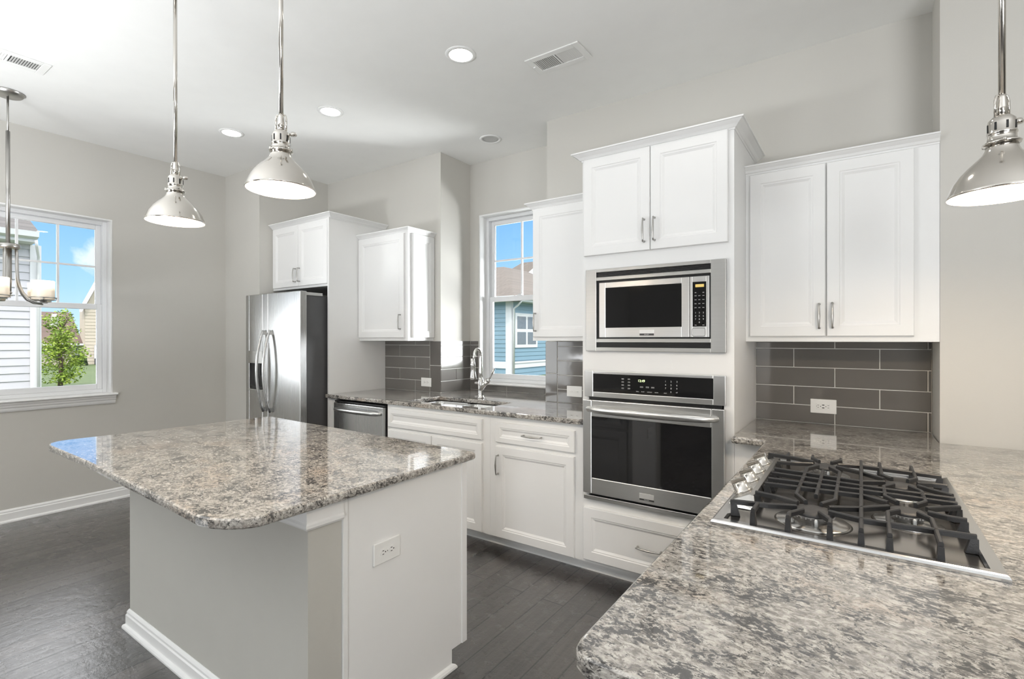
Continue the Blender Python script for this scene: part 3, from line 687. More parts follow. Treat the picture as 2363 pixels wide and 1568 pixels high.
uc = thing('wall_cabinet', (-.11, 3.15, 1.372), 'white two-door wall cabinet hung above the taupe tile niche', 'cabinet')
mb = MB(); mb.box(TX1+.0005, XP-.001, UY, YB-.011, 1.374, 2.285).box(TX1+.0005, XP-.001, YB-.011, YB, 1.374, 2.285); mb.build('body', 'white_lacquer', uc)
door(FS(UY), -.496, -.148, 1.401, 2.272, uc, hand=(-.174, 1.503, True))
door(FS(UY), -.141, .203, 1.401, 2.272, uc, hand=(-.117, 1.505, True))
mb = MB(); crown(mb, [(TX1+.0005, UY, 0, -1), (XP-.001, UY, 0, -1)], crown_prof(2.278, 2.322, .04)); mb.build('crown_moulding', 'white_lacquer', uc)

# ------------------------------------------------------------------ sink run
def toe(par, x0, x1):
    mb = MB(); mb.box(x0, x1, TY+.072, TY+.09, 0, .08); mb.prism([(TY+.072, 0), (TY+.058, 0), (TY+.059, .01), (TY+.072, .022)], 0, x0, x1); mb.build('toe_kick', 'white_lacquer', par)
sk = thing('sink_base_cabinet', (-2.55, 3.0, 0), 'white two-door base cabinet with false drawer front under the sink', 'cabinet')
mb = MB(); x0, x1 = -3.052, -2.043
mb.box(x0, x0+.018, TY+.02, YB-.01, .075, .88).box(x1-.018, x1, TY+.02, YB-.01, .075, .88).box(x0+.018, x1-.018, TY+.02, YB-.01, .075, .093).box(x0+.018, x1-.018, YB-.028, YB-.01, .093, .70)
mb.box(x0, -3.0, TY, TY+.02, .075, .88).box(-2.13, x1, TY, TY+.02, .075, .88).box(-3.0, -2.13, TY, TY+.02, .84, .88).box(-3.0, -2.13, TY, TY+.02, .68, .712).box(-3.0, -2.13, TY, TY+.02, .075, .10)
mb.build('carcass', 'white_lacquer', sk); toe(sk, x0, x1)
door(FS(TY), -3.028, -2.104, .707, .846, sk, name='false_drawer_front', rail=.036)
door(FS(TY), -3.028, -2.568, .083, .683, sk, hand=(-2.60, .53, True)); door(FS(TY), -2.563, -2.104, .083, .683, sk, hand=(-2.53, .53, True))
bc = thing('base_cabinet', (-1.70, 3.0, 0), 'white base cabinet with one drawer and one door beside the oven', 'cabinet')
mb = MB(); mb.box(-2.042, TX0-.0005, TY, YB-.01, .075, .88); mb.build('body', 'white_lacquer', bc); toe(bc, -2.042, TX0-.0005)
mb = MB(); panel(mb, FS(TY), -1.985, -1.402, .708, .839, rail=.036); dr = mb.build('drawer', 'white_lacquer', bc); pull(FS(TY), -1.695, .774, .14, False, dr, d0=.02)
door(FS(TY), -1.985, -1.405, .083, .683, bc, hand=(-1.962, .563, True))
# dishwasher
dw = thing('dishwasher', (-3.37, 2.9, 0), 'stainless dishwasher under the counter beside the refrigerator panel', 'dishwasher')
mb = MB(); mb.box(-3.688, -3.058, TY+.01, 3.25, .08, .868); mb.build('tub', 'black_plastic', dw)
F = FS(TY+.01)
mb = MB(); fbox(mb, F, -3.686, -3.066, .10, .852, 0, .045); dd_ = mb.build('door', 'steel_v', dw, bevel=.006, seg=3)
mb = MB(); fbox(mb, F, -3.684, -3.060, .856, .868, 0, .035); mb.build('control_edge', 'black_plastic', dw)
mb = MB(); pts = [(-3.655, .80, .043), (-3.64, .80, .062), (-3.58, .80, .074), (-3.375, .80, .080), (-3.17, .80, .074), (-3.11, .80, .062), (-3.095, .80, .043)]
mb.tube([F(*p) for p in pts], [.013, .016, .019, .021, .019, .016, .013], 12); mb.build('handle', 'steel_h', dd_)
mb = MB(); fbox(mb, F, -3.68, -3.06, .005, .075, -.07, -.03); mb.build('toe_plate', 'black_plastic', dw)

# sink countertop with the cut-out for the undermount bowls
CT, CB = .914, .883
xs = [-3.80, -3.773, XR, -2.865, -2.135, XD, TX0-.001]; ys = [2.653, 2.671, 2.742, 3.082, YB-.0005, YC-.0005]
def keep(i, j):
    if i == 0: return j == 0
    if j == 4: return 2 <= i <= 4
    if i == 3 and j == 2: return False
    return True
ct = cells(xs, ys, CB, CT, keep).build('countertop', 'granite', bevel=.006, seg=3)
tag(ct, 'speckled granite countertop along the sink wall with undermount sink cutout', 'countertop')
# sink
sn = thing('kitchen_sink', (-2.5, 2.9, .70), 'stainless double-bowl undermount sink below the window', 'sink')
def bowl(x0, x1, y0, y1, zt, zb):
    mb = MB(); rr_ = .05
    def ring(i, z):
        return [(x, y, z) for x, y in arc(x1-rr_, y1-rr_, rr_-i, 0, 90, 5)+arc(x0+rr_, y1-rr_, rr_-i, 90, 180, 5)+arc(x0+rr_, y0+rr_, rr_-i, 180, 270, 5)+arc(x1-rr_, y0+rr_, rr_-i, 270, 360, 5)]
    rings = [ring(-.012, zt), ring(0, zt), ring(.004, zt-.03), ring(.010, zb+.03), ring(.022, zb+.008), ring(.04, zb)]; n = len(rings[0])
    v = [p for r in rings for p in r]; f = [(k*n+i, k*n+(i+1) % n, k*n+n+(i+1) % n, k*n+n+i) for k in range(len(rings)-1) for i in range(n)]
    f.append(tuple((len(rings)-1)*n+i for i in range(n))); mb.add(v, f, 0, True)
    o = mb.build('bowl', 'steel_bowl', sn)
    s_ = o.modifiers.new('wall', 'SOLIDIFY'); s_.thickness = .0015; s_.offset = 1
    mb = MB(); mb.lathe([(.0, .001), (.018, .001), (.03, .004), (.043, .003), (.045, .0)], ((x0+x1)/2, (y0+y1)/2+.03, zb+.0018), 24); mb.build('drain', 'chrome', o)
bowl(-2.855, -2.512, 2.755, 3.07, .879, .70); bowl(-2.488, -2.145, 2.755, 3.07, .879, .70)
# faucet
fa = thing('faucet', (-2.513, 3.185, CT), 'chrome pull-down kitchen faucet with side lever behind the sink', 'faucet')
cx, cy = -2.513, 3.185
mb = MB(); mb.lathe([(.0, .0), (.030, .0), (.030, .006), (.024, .012), (.021, .03), (.022, .07), (.025, .11), (.022, .14), (.016, .165), (.0, .166)], (cx, cy, CT+.0005), 24); mb.build('base', 'chrome', fa)
mb = MB(); pts = []
for k in range(15):
    a = PI*k/14; pts.append((cx, cy-.041+.041*math.cos(a), 1.250+.057*math.sin(a)))
mb.tube([(cx, cy, CT+.15), (cx, cy, 1.12), (cx, cy, 1.20)]+pts+[(cx, cy-.086, 1.235)], [.017, .0145, .013]+[.0125]*15+[.013], 14); mb.build('spout', 'chrome', fa)
mb = MB(); mb.lathe([(.0, .0), (.025, .0), (.027, .007), (.025, .022), (.020, .055), (.018, .10), (.0195, .105), (.0195, .115), (.0155, .165), (.0, .165)], (cx, cy-.095, 1.070), 18, rot=Matrix.Rotation(.04, 3, 'X')); mb.build('spray_head', 'chrome', fa)
mb = MB(); mb.tube([(cx+.005, cy, .99), (cx+.035, cy, 1.025), (cx+.07, cy, 1.055)], [.020, .0195, .021], 16)
mb.tube([(cx+.07, cy, 1.055), (cx+.088, cy, 1.068)], [.021, .012], 16); mb.build('valve_arm', 'chrome', fa)
mb = MB(); mb.tube([(cx+.080, cy, 1.060), (cx+.096, cy, 1.085), (cx+.115, cy, 1.12), (cx+.135, cy, 1.158)], [.008, .007, .0075, .009], 12); mb.build('lever', 'chrome', fa)

# ------------------------------------------------------------------ outlets
def outlet(F, ca, cb, kind, label, flip=False):
    o = thing('wall_outlet', F(ca, cb, 0), label, 'outlet')
    mb = MB(); fbox(mb, F, ca-.062, ca+.062, cb-.0395, cb+.0395, -.001, .006); p = mb.build('cover_plate', 'plate_white', o, bevel=.003)
    mb = MB()
    if kind == 'gfci':
        fbox(mb, F, ca-.034, ca+.034, cb-.017, cb+.017, .005, .0085); e = mb.build('receptacle', 'plate_white', o, bevel=.001)
        mb = MB()
        for s in (-1, 1):
            fbox(mb, F, ca+s*.024-.004, ca+s*.024+.004, cb+.0055, cb+.0075, .0083, .0088); fbox(mb, F, ca+s*.024-.004, ca+s*.024+.004, cb-.0075, cb-.0055, .0083, .0088)
            fbox(mb, F, ca+s*.0125-.002, ca+s*.0125+.002, cb-.002, cb+.002, .0083, .0088)
        fbox(mb, F, ca-.0055, ca+.0055, cb+.0055, cb+.010, .0083, .0092); fbox(mb, F, ca-.0055, ca+.0055, cb-.010, cb-.0055, .0083, .0092)
        fbox(mb, F, ca-.033, ca-.0305, cb-.0015, cb+.0015, .0083, .0088)
        mb.build('slots', 'slot_black', e)
    elif kind == 'duplex':
        for s in (-1, 1): mb.lathe([(.0001, .0055), (.0165, .0055), (.0165, .0075), (.0001, .0075)], (0, 0, 0), 20, smooth=False)
        n = len(mb.v)//2; mb.v = [F(ca+(-1 if k < n else 1)*.0195+v[0], cb+v[1]*.86, v[2]) for k, v in enumerate(mb.v)]
        e = mb.build('receptacle', 'plate_white', o)
        mb = MB()
        for s in (-1, 1):
            c = ca+s*.0195
            for q in (-1, 1): fbox(mb, F, c-.006, c+.002, cb+q*.0062-.0012, cb+q*.0062+.0012, .0073, .0078)
            fbox(mb, F, c+.006, c+.0105, cb-.002, cb+.002, .0073, .0078)
        fbox(mb, F, ca-.0015, ca+.0015, cb-.0015, cb+.0015, .0058, .0064)
        mb.build('slots', 'slot_black', e)
    else:
        for s in (-1, 1):
            mb = MB(); fbox(mb, F, ca+s*.023-.012, ca+s*.023+.012, cb-.005, cb+.005, .005, .009); fbox(mb, F, ca+s*.023-.004, ca+s*.023+.006, cb-.004, cb+.004, .008, .017)
            mb.build('toggle', 'plate_white', o, bevel=.001)
    return o
outlet(FS(YB-.0098), -3.219, 1.000, 'duplex', 'white outlet plate on grey tile below the corner wall cabinet')
outlet(FS(YB-.0098), -1.724, 1.004, 'switch', 'white switch plate on grey tile between the window and oven cabinet')
outlet(FS(YB-.0098), -.173, 1.012, 'gfci', 'white outlet plate on taupe tile above the cooktop counter')

# ------------------------------------------------------------------ kitchen island
ZI, ZU = .890, .860
def isl_edge(z, inset=0.0):
    i = inset
    P = arc(-1.46+0, .745, .078-i, -85, 0, 8)
    return [(-1.383-i, .76)]+[(-1.385-i, 1.20), (-1.392-i, 1.725-i)]+[(-1.40-i, 1.735-i), (-3.135+i, 1.785-i)]+[(-3.148+i, 1.775-i), (-3.205+i, 1.05), (-3.232+i, .86)]+\
        [(-3.24+i, .80), (-3.228+i, .752+i*.5), (-3.195+i*.7, .718+i), (-3.13, .704+i)]+[(-2.6, .700+i), (-1.70, .667+i), (-1.545, .659+i)]+[(-1.49-i*.3, .668+i), (-1.442-i*.6, .690+i*.7), (-1.405-i*.9, .722+i*.4)]
pl = isl_edge(0); ln = len(pl)
mb = MB(); prof = [(.006, ZU), (.001, ZU+.005), (0, ZU+.012), (0, ZI-.010), (.002, ZI-.004), (.007, ZI)]
v = [(x, y, z) for i, z in prof for x, y in isl_edge(z, i)]
f = [tuple(range(ln-1, -1, -1)), tuple((len(prof)-1)*ln+k for k in range(ln))]
f += [(k*ln+i, k*ln+(i+1) % ln, k*ln+ln+(i+1) % ln, k*ln+ln+i) for k in range(len(prof)-1) for i in range(ln)]
mb.add(v, f); it = mb.build('island_countertop', 'granite'); tag(it, 'speckled granite slab with rounded corners on top of the island', 'countertop')

isl = thing('kitchen_island', (-2.2, 1.3, 0), 'island with grey half wall and white cabinet end under granite', 'island')
IY, IX0, IXn, IXf, IYb = .945, -2.895, -1.440, -1.415, 1.690
ex = lambda y: IXn+(IXf-IXn)*(y-IY)/(IYb-IY)
def quad_prism(mb, pts, z0, z1, mi=0):
    n = len(pts); mb.add([(x, y, z0) for x, y in pts]+[(x, y, z1) for x, y in pts], [tuple(range(n-1, -1, -1)), tuple(range(n, 2*n))]+[(i, (i+1) % n, n+(i+1) % n, n+i) for i in range(n)], mi)
YW = 1.068
mb = MB(); quad_prism(mb, [(IX0, IY), (IXn-.004, IY), (ex(YW)-.004, YW), (IX0, YW)], 0, ZU); mb.build('half_wall', 'wall_paint_shaded', isl)
mb = MB(); quad_prism(mb, [(IX0+.01, YW+.001), (ex(YW)-.022, YW+.001), (ex(IYb)-.022, IYb-.02), (IX0+.01, IYb-.02)], .09, ZU); mb.build('cabinet_body', 'white_lacquer', isl)
mb = MB(); pts = [(YW+.001, 0), (1.600, 0), (1.600, .078), (IYb-.0005, .078), (IYb-.0005, ZU), (YW+.001, ZU)]
n = len(pts); vv = [(ex(y)-.020, y, z) for y, z in pts]+[(ex(y), y, z) for y, z in pts]
mb.add(vv, [tuple(range(n)), tuple(range(2*n-1, n-1, -1))]+[(i, i+n, (i+1) % n+n, (i+1) % n) for i in range(n)]); mb.build('end_panel', 'white_lacquer', isl)
for ya, yb, t0 in ((YW+.001, YW+.020, .004), (IYb-.032, IYb-.0005, .005)):
    mb = MB(); z0_ = .0 if ya < 1.2 else .078
    quad_prism(mb, [(ex(ya), ya), (ex(ya)+t0, ya), (ex(yb)+t0, yb), (ex(yb), yb)], z0_, ZU-.0005)
    mb.build('corner_stile', 'white_lacquer', isl, bevel=.0015)
mb = MB(); pr = [(0, .782), (.010, .782), (.016, .790), (.017, .800), (.012, .806), (.012, ZU-.0005), (0, ZU-.0005)]
crown(mb, [(IX0, IY, -1, -1), (IXn-.004, IY, 1, -1), (ex(YW)-.004, YW, 1, 0)], pr); mb.build('cap_trim', 'white_trim', isl)
mb = MB(); pr = BP(.090, .014); crown(mb, [(IX0, YW, -1, 0), (IX0, IY, -1, -1), (IXn-.004, IY, 1, -1), (ex(YW)-.004, YW, 1, 0)], pr); mb.build('baseboard', 'white_trim', isl)
mb = MB(); pr = [(0, 0), (.017, 0), (.016, .008), (.010, .016), (0, .020)]; crown(mb, [(ex(YW), YW+.001, 1, 0), (ex(1.600), 1.600, 1, 1)], pr); mb.build('shoe_moulding', 'white_trim', isl)
mb = MB(); mb.box(IX0+.01, -1.47, 1.585, 1.60, 0, .09); mb.build('toe_kick', 'white_lacquer', isl)
FI = FN(IYb-.02)
xs_ = [-2.88, -2.40, -1.92, -1.445]
for a, c in zip(xs_[:-1], xs_[1:]):
    mb = MB(); panel(mb, FI, a+.012, c-.012, .70, .842, rail=.036); dr = mb.build('drawer', 'white_lacquer', isl); pull(FI, (a+c)/2, .772, .14, False, dr, d0=.02)
    door(FI, a+.012, c-.012, .09, .682, isl, hand=(a+.045, .56, True))
outlet(FE(-1.4290), 1.254, .615, 'duplex', 'white outlet plate on the white end panel of the island')

# ------------------------------------------------------------------ cooktop peninsula
PX0, PX1, PYn = -.367, 1.05, .676
pl = [(TX1+.0005, 2.62), (PX0-.012, 2.62), (PX0, 2.608)]+[(PX0, 1.8), (PX0-.001, 1.2), (PX0-.002, .722)]+[(PX0+.001, .704), (PX0+.010, .688), (PX0+.026, .677), (PX0+.05, PYn-.002)]+[(.3, PYn), (PX1, PYn), (PX1, YE-.0005), (XP-.0005, YE-.0005), (XP-.0005, YB-.0005), (TX1+.0005, YB-.0005)]
def inset_poly(pts, d):
    out = []; n = len(pts)
    for k in range(n):
        p0, p1, p2 = Vector(pts[k-1]), Vector(pts[k]), Vector(pts[(k+1) % n]); e1 = (p1-p0).normalized(); e2 = (p2-p1).normalized()
        n1 = Vector((-e1.y, e1.x)); n2 = Vector((-e2.y, e2.x)); b_ = (n1+n2); b_ = b_/max(b_.length_squared/2, .3)
        out.append((p1.x+b_.x*d, p1.y+b_.y*d))
    return out
pl = pl if sum(pl[i-1][0]*pl[i][1]-pl[i][0]*pl[i-1][1] for i in range(len(pl))) > 0 else pl[::-1]
ln = len(pl); mb = MB(); prof = [(.005, CB-.003), (0, CB+.004), (0, CT-.010), (.002, CT-.004), (.006, CT-.0005), (.009, CT)]
v = [(x, y, z) for i, z in prof for x, y in inset_poly(pl, i)]
f = [tuple(range(ln-1, -1, -1)), tuple((len(prof)-1)*ln+k for k in range(ln))]+[(k*ln+i, k*ln+(i+1) % ln, k*ln+ln+(i+1) % ln, k*ln+ln+i) for k in range(len(prof)-1) for i in range(ln)]
mb.add(v, f); pc = mb.build('countertop', 'granite'); tag(pc, 'speckled granite peninsula countertop holding the gas cooktop', 'countertop')
pn = thing('peninsula_cabinet', (.2, 1.7, 0), 'white base cabinets under the cooktop peninsula', 'cabinet')
mb = MB(); mb.box(-.335, .60, .72, 2.60, .08, CB-.0035).box(TX1+.001, .29, TY, YB-.011, .08, CB-.0035).box(-.335, .60, 2.60, YE-.001, .08, CB-.0035); mb.build('body', 'white_lacquer', pn)
mb = MB(); mb.box(-.265, .55, .76, 2.62, 0, .08).box(TX1+.001, -.265, TY+.072, YB-.011, 0, .08); mb.build('toe_kick', 'white_lacquer', pn)
FP = FW(-.335)
for y0_, y1_ in ((.75, 1.33), (1.36, 2.22), (2.25, 2.56)):
    mb = MB(); panel(mb, FP, y0_, y1_, .70, .845, rail=.036); dr = mb.build('drawer', 'white_lacquer', pn); pull(FP, (y0_+y1_)/2, .772, .14, False, dr, d0=.02)
    door(FP, y0_, y1_, .09, .682, pn, hand=(y0_+.04, .58, True))

# gas cooktop
ck = thing('gas_cooktop', (-.04, 1.77, CT), 'stainless gas cooktop with black iron grates on the peninsula', 'cooktop')
K0, K1, J0, J1 = -.318, .240, 1.350, 2.205
mb = MB(); z0 = CT+.0002
def ringmesh(rings, cap0, cap1):
    mb = MB(); v = []; f = []
    for (a, b_, c, d), z in rings: v += [(a, c, z), (b_, c, z), (b_, d, z), (a, d, z)]
    for k in range(len(rings)-1):
        for i in range(4): f.append((k*4+i, k*4+(i+1) % 4, k*4+4+(i+1) % 4, k*4+4+i))
    e = (len(rings)-1)*4
    if cap0: f.append((3, 2, 1, 0))
    if cap1: f.append((e, e+1, e+2, e+3))
    mb.add(v, f); return mb
def IN(d): return (K0+d, K1-d, J0+d*1.15, J1-d*1.15)
ringmesh([(IN(0), z0), (IN(0), z0+.006), (IN(.0025), z0+.011), (IN(.006), z0+.0125), (IN(.026), z0+.0105), (IN(.031), z0+.007), (IN(.032), z0+.0015), (IN(.0), z0)], False, False).build('frame', 'steel_rim', ck)
ringmesh([(IN(.0322), z0+.001), (IN(.0322), z0+.0042), (IN(.034), z0+.004)], True, True).build('pan', 'steel_pan', ck)
zp = z0+.004
mb = MB(); y0_, y1_ = 1.50, 2.10
pf = [(K0+.006, zp+.002), (K0+.018, zp+.016), (K0+.062, zp+.036), (K0+.074, zp+.034), (K0+.082, zp+.0)]
vv = [(x, y0_+(.03 if z > zp+.004 else 0), z) for x, z in pf]+[(x, y1_-(.03 if z > zp+.004 else 0), z) for x, z in pf]; n = len(pf)
mb.add(vv, [tuple(range(n)), tuple(range(2*n-1, n-1, -1))]+[(i, i+n, (i+1) % n+n, (i+1) % n) for i in range(n)]); mb.build('control_panel', 'steel_top', ck, bevel=.003)
nv = Vector((-.42, 0, .9)).normalized(); rotk = Vector((0, 0, 1)).rotation_difference(nv).to_matrix()
for y in (1.60, 1.725, 1.85, 1.975):
    c = Vector((K0+.034, y, zp+.0235))
    mb = MB(); mb.lathe([(.0, 0), (.027, 0), (.027, .004), (.0225, .006), (.0215, .025), (.020, .028), (.0, .028)], c, 20, rot=rotk)
    for s in (-1, 1):
        pass
    q = rotk @ Vector((1, 0, 0)); 
    vv = []
    for dz in (.026, .037):
        for sx_, sy_ in ((-1, -1), (1, -1), (1, 1), (-1, 1)): vv.append(c+rotk @ Vector((sx_*.0205, sy_*.0048, dz)))
    mb.add(vv, [(3, 2, 1, 0), (4, 5, 6, 7), (0, 1, 5, 4), (1, 2, 6, 5), (2, 3, 7, 6), (3, 0, 4, 7)])
    mb.build('knob', 'nickel', ck)
for bx, by, br_ in ((-.103, 1.500, .047), (.097, 1.632, .036), (.097, 1.908, .040), (-.103, 2.040, .036)):
    mb = MB(); mb.lathe([(.0, .0), (br_+.040, .0), (br_+.034, .004), (br_+.014, .006), (br_+.006, .010), (0, .010)], (bx, by, zp), 36)
    bo = mb.build('burner', 'steel_top', ck)
    mb = MB(); mb.lathe([(br_*.6, .006), (br_-.004, .010), (br_-.002, .020), (br_+.002, .022), (br_+.002, .024), (0, .024)], (bx, by, zp), 36)
    for k in range(28):
        a = 2*PI*k/28; mb.box(bx+(br_+.001)*math.cos(a)-.0015, bx+(br_+.001)*math.cos(a)+.0015, by+(br_+.001)*math.sin(a)-.0015, by+(br_+.001)*math.sin(a)+.0015, zp+.018, zp+.0245)
    mb.build('burner_head', 'burner_alloy', bo)
    mb = MB(); mb.lathe([(0, .0245), (br_+.003, .0245), (br_+.004, .027), (br_, .031), (br_*.6, .0325), (0, .033)], (bx, by, zp), 36); mb.build('burner_cap', 'burner_cap', bo)
    mb = MB(); mb.lathe([(0, 0), (.004, 0), (.004, .016), (.0025, .020), (0, .020)], (bx+.012, by-br_-.008, zp+.004), 10); mb.build('igniter', 'plate_white', bo)
ZG = CT+.047
half = [  # bars of the near grate: (points, feet)
    ([(-.283, 1.437), (-.20, 1.455), (-.137, 1.484)], [0]), ([(-.244, 1.556), (-.19, 1.545), (-.137, 1.519)], [0]),
    ([(-.146, 1.382), (-.146, 1.415), (-.121, 1.464)], [0]), ([(-.060, 1.382), (-.060, 1.415), (-.085, 1.464)], [0]),
    ([(-.224, 1.385), (-.223, 1.45)], [0]), ([(-.283, 1.437), (-.28, 1.43)], []),
    ([(-.148, 1.768), (-.148, 1.600), (-.120, 1.538)], []), ([(-.057, 1.768), (-.057, 1.600), (-.086, 1.540)], []), ([(-.102, 1.768), (-.102, 1.612)], []),
    ([(0, 1.382), (0, 1.768)], [0]),
    ([(-.068, 1.520), (0, 1.560), (.058, 1.617)], []), ([(-.066, 1.484), (0, 1.462), (.207, 1.480)], [2]),
    ([(.052, 1.382), (.054, 1.560), (.078, 1.597)], [0]), ([(.138, 1.382), (.139, 1.560), (.116, 1.597)], [0]),
    ([(.207, 1.600), (.172, 1.602), (.137, 1.618)], [0]), ([(.207, 1.712), (.17, 1.682), (.137, 1.650)], [0]),
    ([(.054, 1.768), (.054, 1.716), (.079, 1.670)], []), ([(.140, 1.768), (.140, 1.716), (.116, 1.670)], []),
    ([(-.236, 1.668), (.0, 1.690), (.058, 1.655)], [0]), ([(-.236, 1.730), (.0, 1.745), (.207, 1.745)], [0, 2]),
]
for side in (0, 1):
    mb = MB(); my = (lambda y: y) if side == 0 else (lambda y: 2*1.770-y)
    for pts, feet in half:
        mb.bar([(x, my(y), ZG) for x, y in pts], .0092, .0125)
        for k in feet:
            x, y = pts[k]; q = pts[1] if k == 0 else pts[k-1]; dx, dy = q[0]-x, q[1]-y; l = math.hypot(dx, dy); dx /= l; dy /= l
            hw = .0055; vv = []
            for z, ln_, w_ in ((zp+.001, .020, .0068), (ZG-.010, .011, .0052)):
                for s, w in ((-.003, -1), (ln_, -1), (ln_, 1), (-.003, 1)): vv.append((x+dx*s-dy*w*w_, my(y+dy*s+dx*w*w_), z))
            mb.add(vv, [(3, 2, 1, 0), (4, 5, 6, 7), (0, 1, 5, 4), (1, 2, 6, 5), (2, 3, 7, 6), (3, 0, 4, 7)])
    mb.build('grate', 'black_iron', ck)

# ------------------------------------------------------------------ pendants
def pendant(loc, label, power):
    x, y, z = loc
    p = thing('pendant_lamp', loc, label, 'pendant lamp', 'dome pendant lamps')
    R = .113; H = .135; g_ = .82
    pr_o = [(R, 0), (R+.002, .003), (R, .008), (R*.965, H*.133), (R*.90, H*.273), (R*.78, H*.436), (R*.62, H*.588), (R*.46, H*.715), (R*.345, H*.818), (R*.30, H*.909), (R*.28, H)]
    pr_i = [(R*.25, H-.003), (R*.27, H*.895), (R*.31, H*.81), (R*.43, H*.695), (R*.59, H*.568), (R*.75, H*.418), (R*.875, H*.26), (R*.94, H*.125), (R*.978, .004), (R*.978, .001)]
    mb = MB(); n = 48; v = []; f = []; prf = pr_o+pr_i
    for r, h in prf:
        for k in range(n): a = 2*PI*k/n; v.append((x+r*math.cos(a), y+r*math.sin(a), z+h))
    for i in range(len(prf)):
        j = (i+1) % len(prf)
        for k in range(n): f.append((i*n+k, i*n+(k+1) % n, j*n+(k+1) % n, j*n+k))
    o_ = len(pr_o)
    mb.v = v; mb.f = [list(q) for q in f]; mb.mi = [0 if (q//n) < o_ else 1 for q in range(len(f))]; mb.sm = [True]*len(f)
    mb.build('shade', ['nickel', 'enamel_white'], p)
    Q = lambda r, h: (r*g_, H+h*g_)
    mb = MB(); mb.lathe([Q(*p_) for p_ in ((0, -.002), (.046, -.002), (.048, .003), (.044, .007), (.036, .009), (.036, .030), (.038, .032), (.038, .036), (.036, .038), (.036, .066), (.033, .078), (.024, .088), (.012, .092), (0, .092))], (x, y, z), 32)
    for k in range(3):
        a = 2*PI*k/3+.5; mb.lathe([(0, 0), (.0045, 0), (.0045, .009), (0, .009)], (x+.046*g_*math.cos(a), y+.046*g_*math.sin(a), z+H-.001), 8)
    so = mb.build('socket_housing', 'nickel', p)
    mb = MB()
    for k in range(8):
        a = 2*PI*k/8+.2; c_, s_ = math.cos(a), math.sin(a); vv = []
        for rr_ in (.0345*g_, .0366*g_):
            for w, h in ((-.0024, .042), (.0024, .042), (.0024, .066), (-.0024, .066)): vv.append((x+rr_*c_-w*s_, y+rr_*s_+w*c_, z+H+h*g_))
        mb.add(vv, [(3, 2, 1, 0), (4, 5, 6, 7), (0, 1, 5, 4), (1, 2, 6, 5), (2, 3, 7, 6), (3, 0, 4, 7)])
    mb.build('vent_slots', 'slot_black', so)
    a = math.radians(35); ca_, sa_ = math.cos(a), math.sin(a); h0 = z+H
    mb = MB(); mb.tube([(x+.030*ca_, y+.030*sa_, h0+.060), (x+.048*ca_, y+.048*sa_, h0+.060)], [.0045, .0045], 8); mb.lathe([(0, 0), (.010, 0), (.012, .005), (.008, .012), (0, .012)], (x+.043*ca_, y+.043*sa_, h0+.055), 12); mb.build('thumb_screw', 'nickel', so)
    mb = MB()
    for s in (-1, 1): mb.tube([(x+s*.018*ca_, y+s*.018*sa_, h0+.073), (x+s*.018*ca_, y+s*.018*sa_, h0+.115), (x+s*.0145*ca_, y+s*.0145*sa_, h0+.127), (x+s*.005*ca_, y+s*.005*sa_, h0+.130)], .0031, 8)
    mb.lathe([Q(*p_) for p_ in ((0, .085), (.0135, .085), (.0135, .12), (.011, .150), (.011, .158), (0, .158))], (x, y, z), 16)
    mb.build('yoke', 'nickel', p)
    mb = MB(); mb.tube([(x, y, z+H+.128), (x, y, ZC-.02)], .0078, 14); mb.build('stem', 'nickel', p)
    mb = MB(); mb.lathe([(0, -.001), (.062, -.001), (.062, -.008), (.052, -.022), (.015, -.028), (0, -.028)], (x, y, ZC), 32); mb.build('canopy', 'nickel', p)
    mb = MB(); mb.lathe([(0, .044), (.016, .048), (.026, .064), (.027, .078), (.018, .100), (.013, .118), (0, .118)], (x, y, z), 20); mb.build('bulb', 'bulb_glow', p)
    l = light('pendant_glow', 'POINT', (0, 0, .035), power, (1, .80, .58), shadow_soft_size=.035); l.parent = p
    return p
pendant((-2.500, .987, 1.908), 'left of two chrome dome pendants over the island, the farther one', 17)
pendant((-1.666, .988, 1.908), 'right of two chrome dome pendants over the island, the nearer one', 17)
pendant((.306, 1.834, 1.768), 'chrome dome pendant over the cooktop peninsula by the right wall', 22)

# ------------------------------------------------------------------ recessed lights, vents
def can(loc, lit, label):
    x, y = loc; o = thing('recessed_light', (x, y, ZC), label, 'ceiling light', 'recessed ceiling lights')
    mb = MB(); mb.lathe([(.066, -.001), (.068, -.006), (.088, -.004), (.090, 0), (.066, .0)], (x, y, ZC), 36); mb.build('trim_ring', 'white_trim', o)
    mb = MB()
    if lit: mb.lathe([(0, -.0055), (.067, -.0045), (.067, -.0005), (0, -.0005)], (x, y, ZC), 32); mb.build('lens', 'lamp_lens', o)
    else: mb.lathe([(0, -.0010), (.050, -.0012), (.066, -.0022), (.067, -.0005), (0, -.0003)], (x, y, ZC), 32); mb.build('lens', 'bezel_grey', o)
    if lit:
        l = light('recessed_glow', 'SPOT', (0, 0, -.02), 3, (1, .955, .90), spot_size=2.3, spot_blend=.9, shadow_soft_size=.06); l.parent = o
    return o
can((-1.91, 2.235), True, 'lit recessed ceiling light in front of the oven cabinet')
can((-3.16, 2.253), True, 'lit recessed ceiling light in front of the small corner wall cabinet')
can((-4.137, 2.035), True, 'lit recessed ceiling light in front of the refrigerator')
can((-2.514, 3.318), False, 'unlit grey recessed ceiling light over the sink')
can((-.66, 2.24), True, 'assumed lit recessed ceiling light between cooktop and oven cabinet')  # out of view, assumed from the slanting shadow on the wall cabinet door
can((-3.2, -.6), True, 'assumed lit recessed ceiling light behind the island'); can((-.9, -.8), True, 'assumed lit recessed ceiling light behind the peninsula')  # both assumed, out of view behind the camera
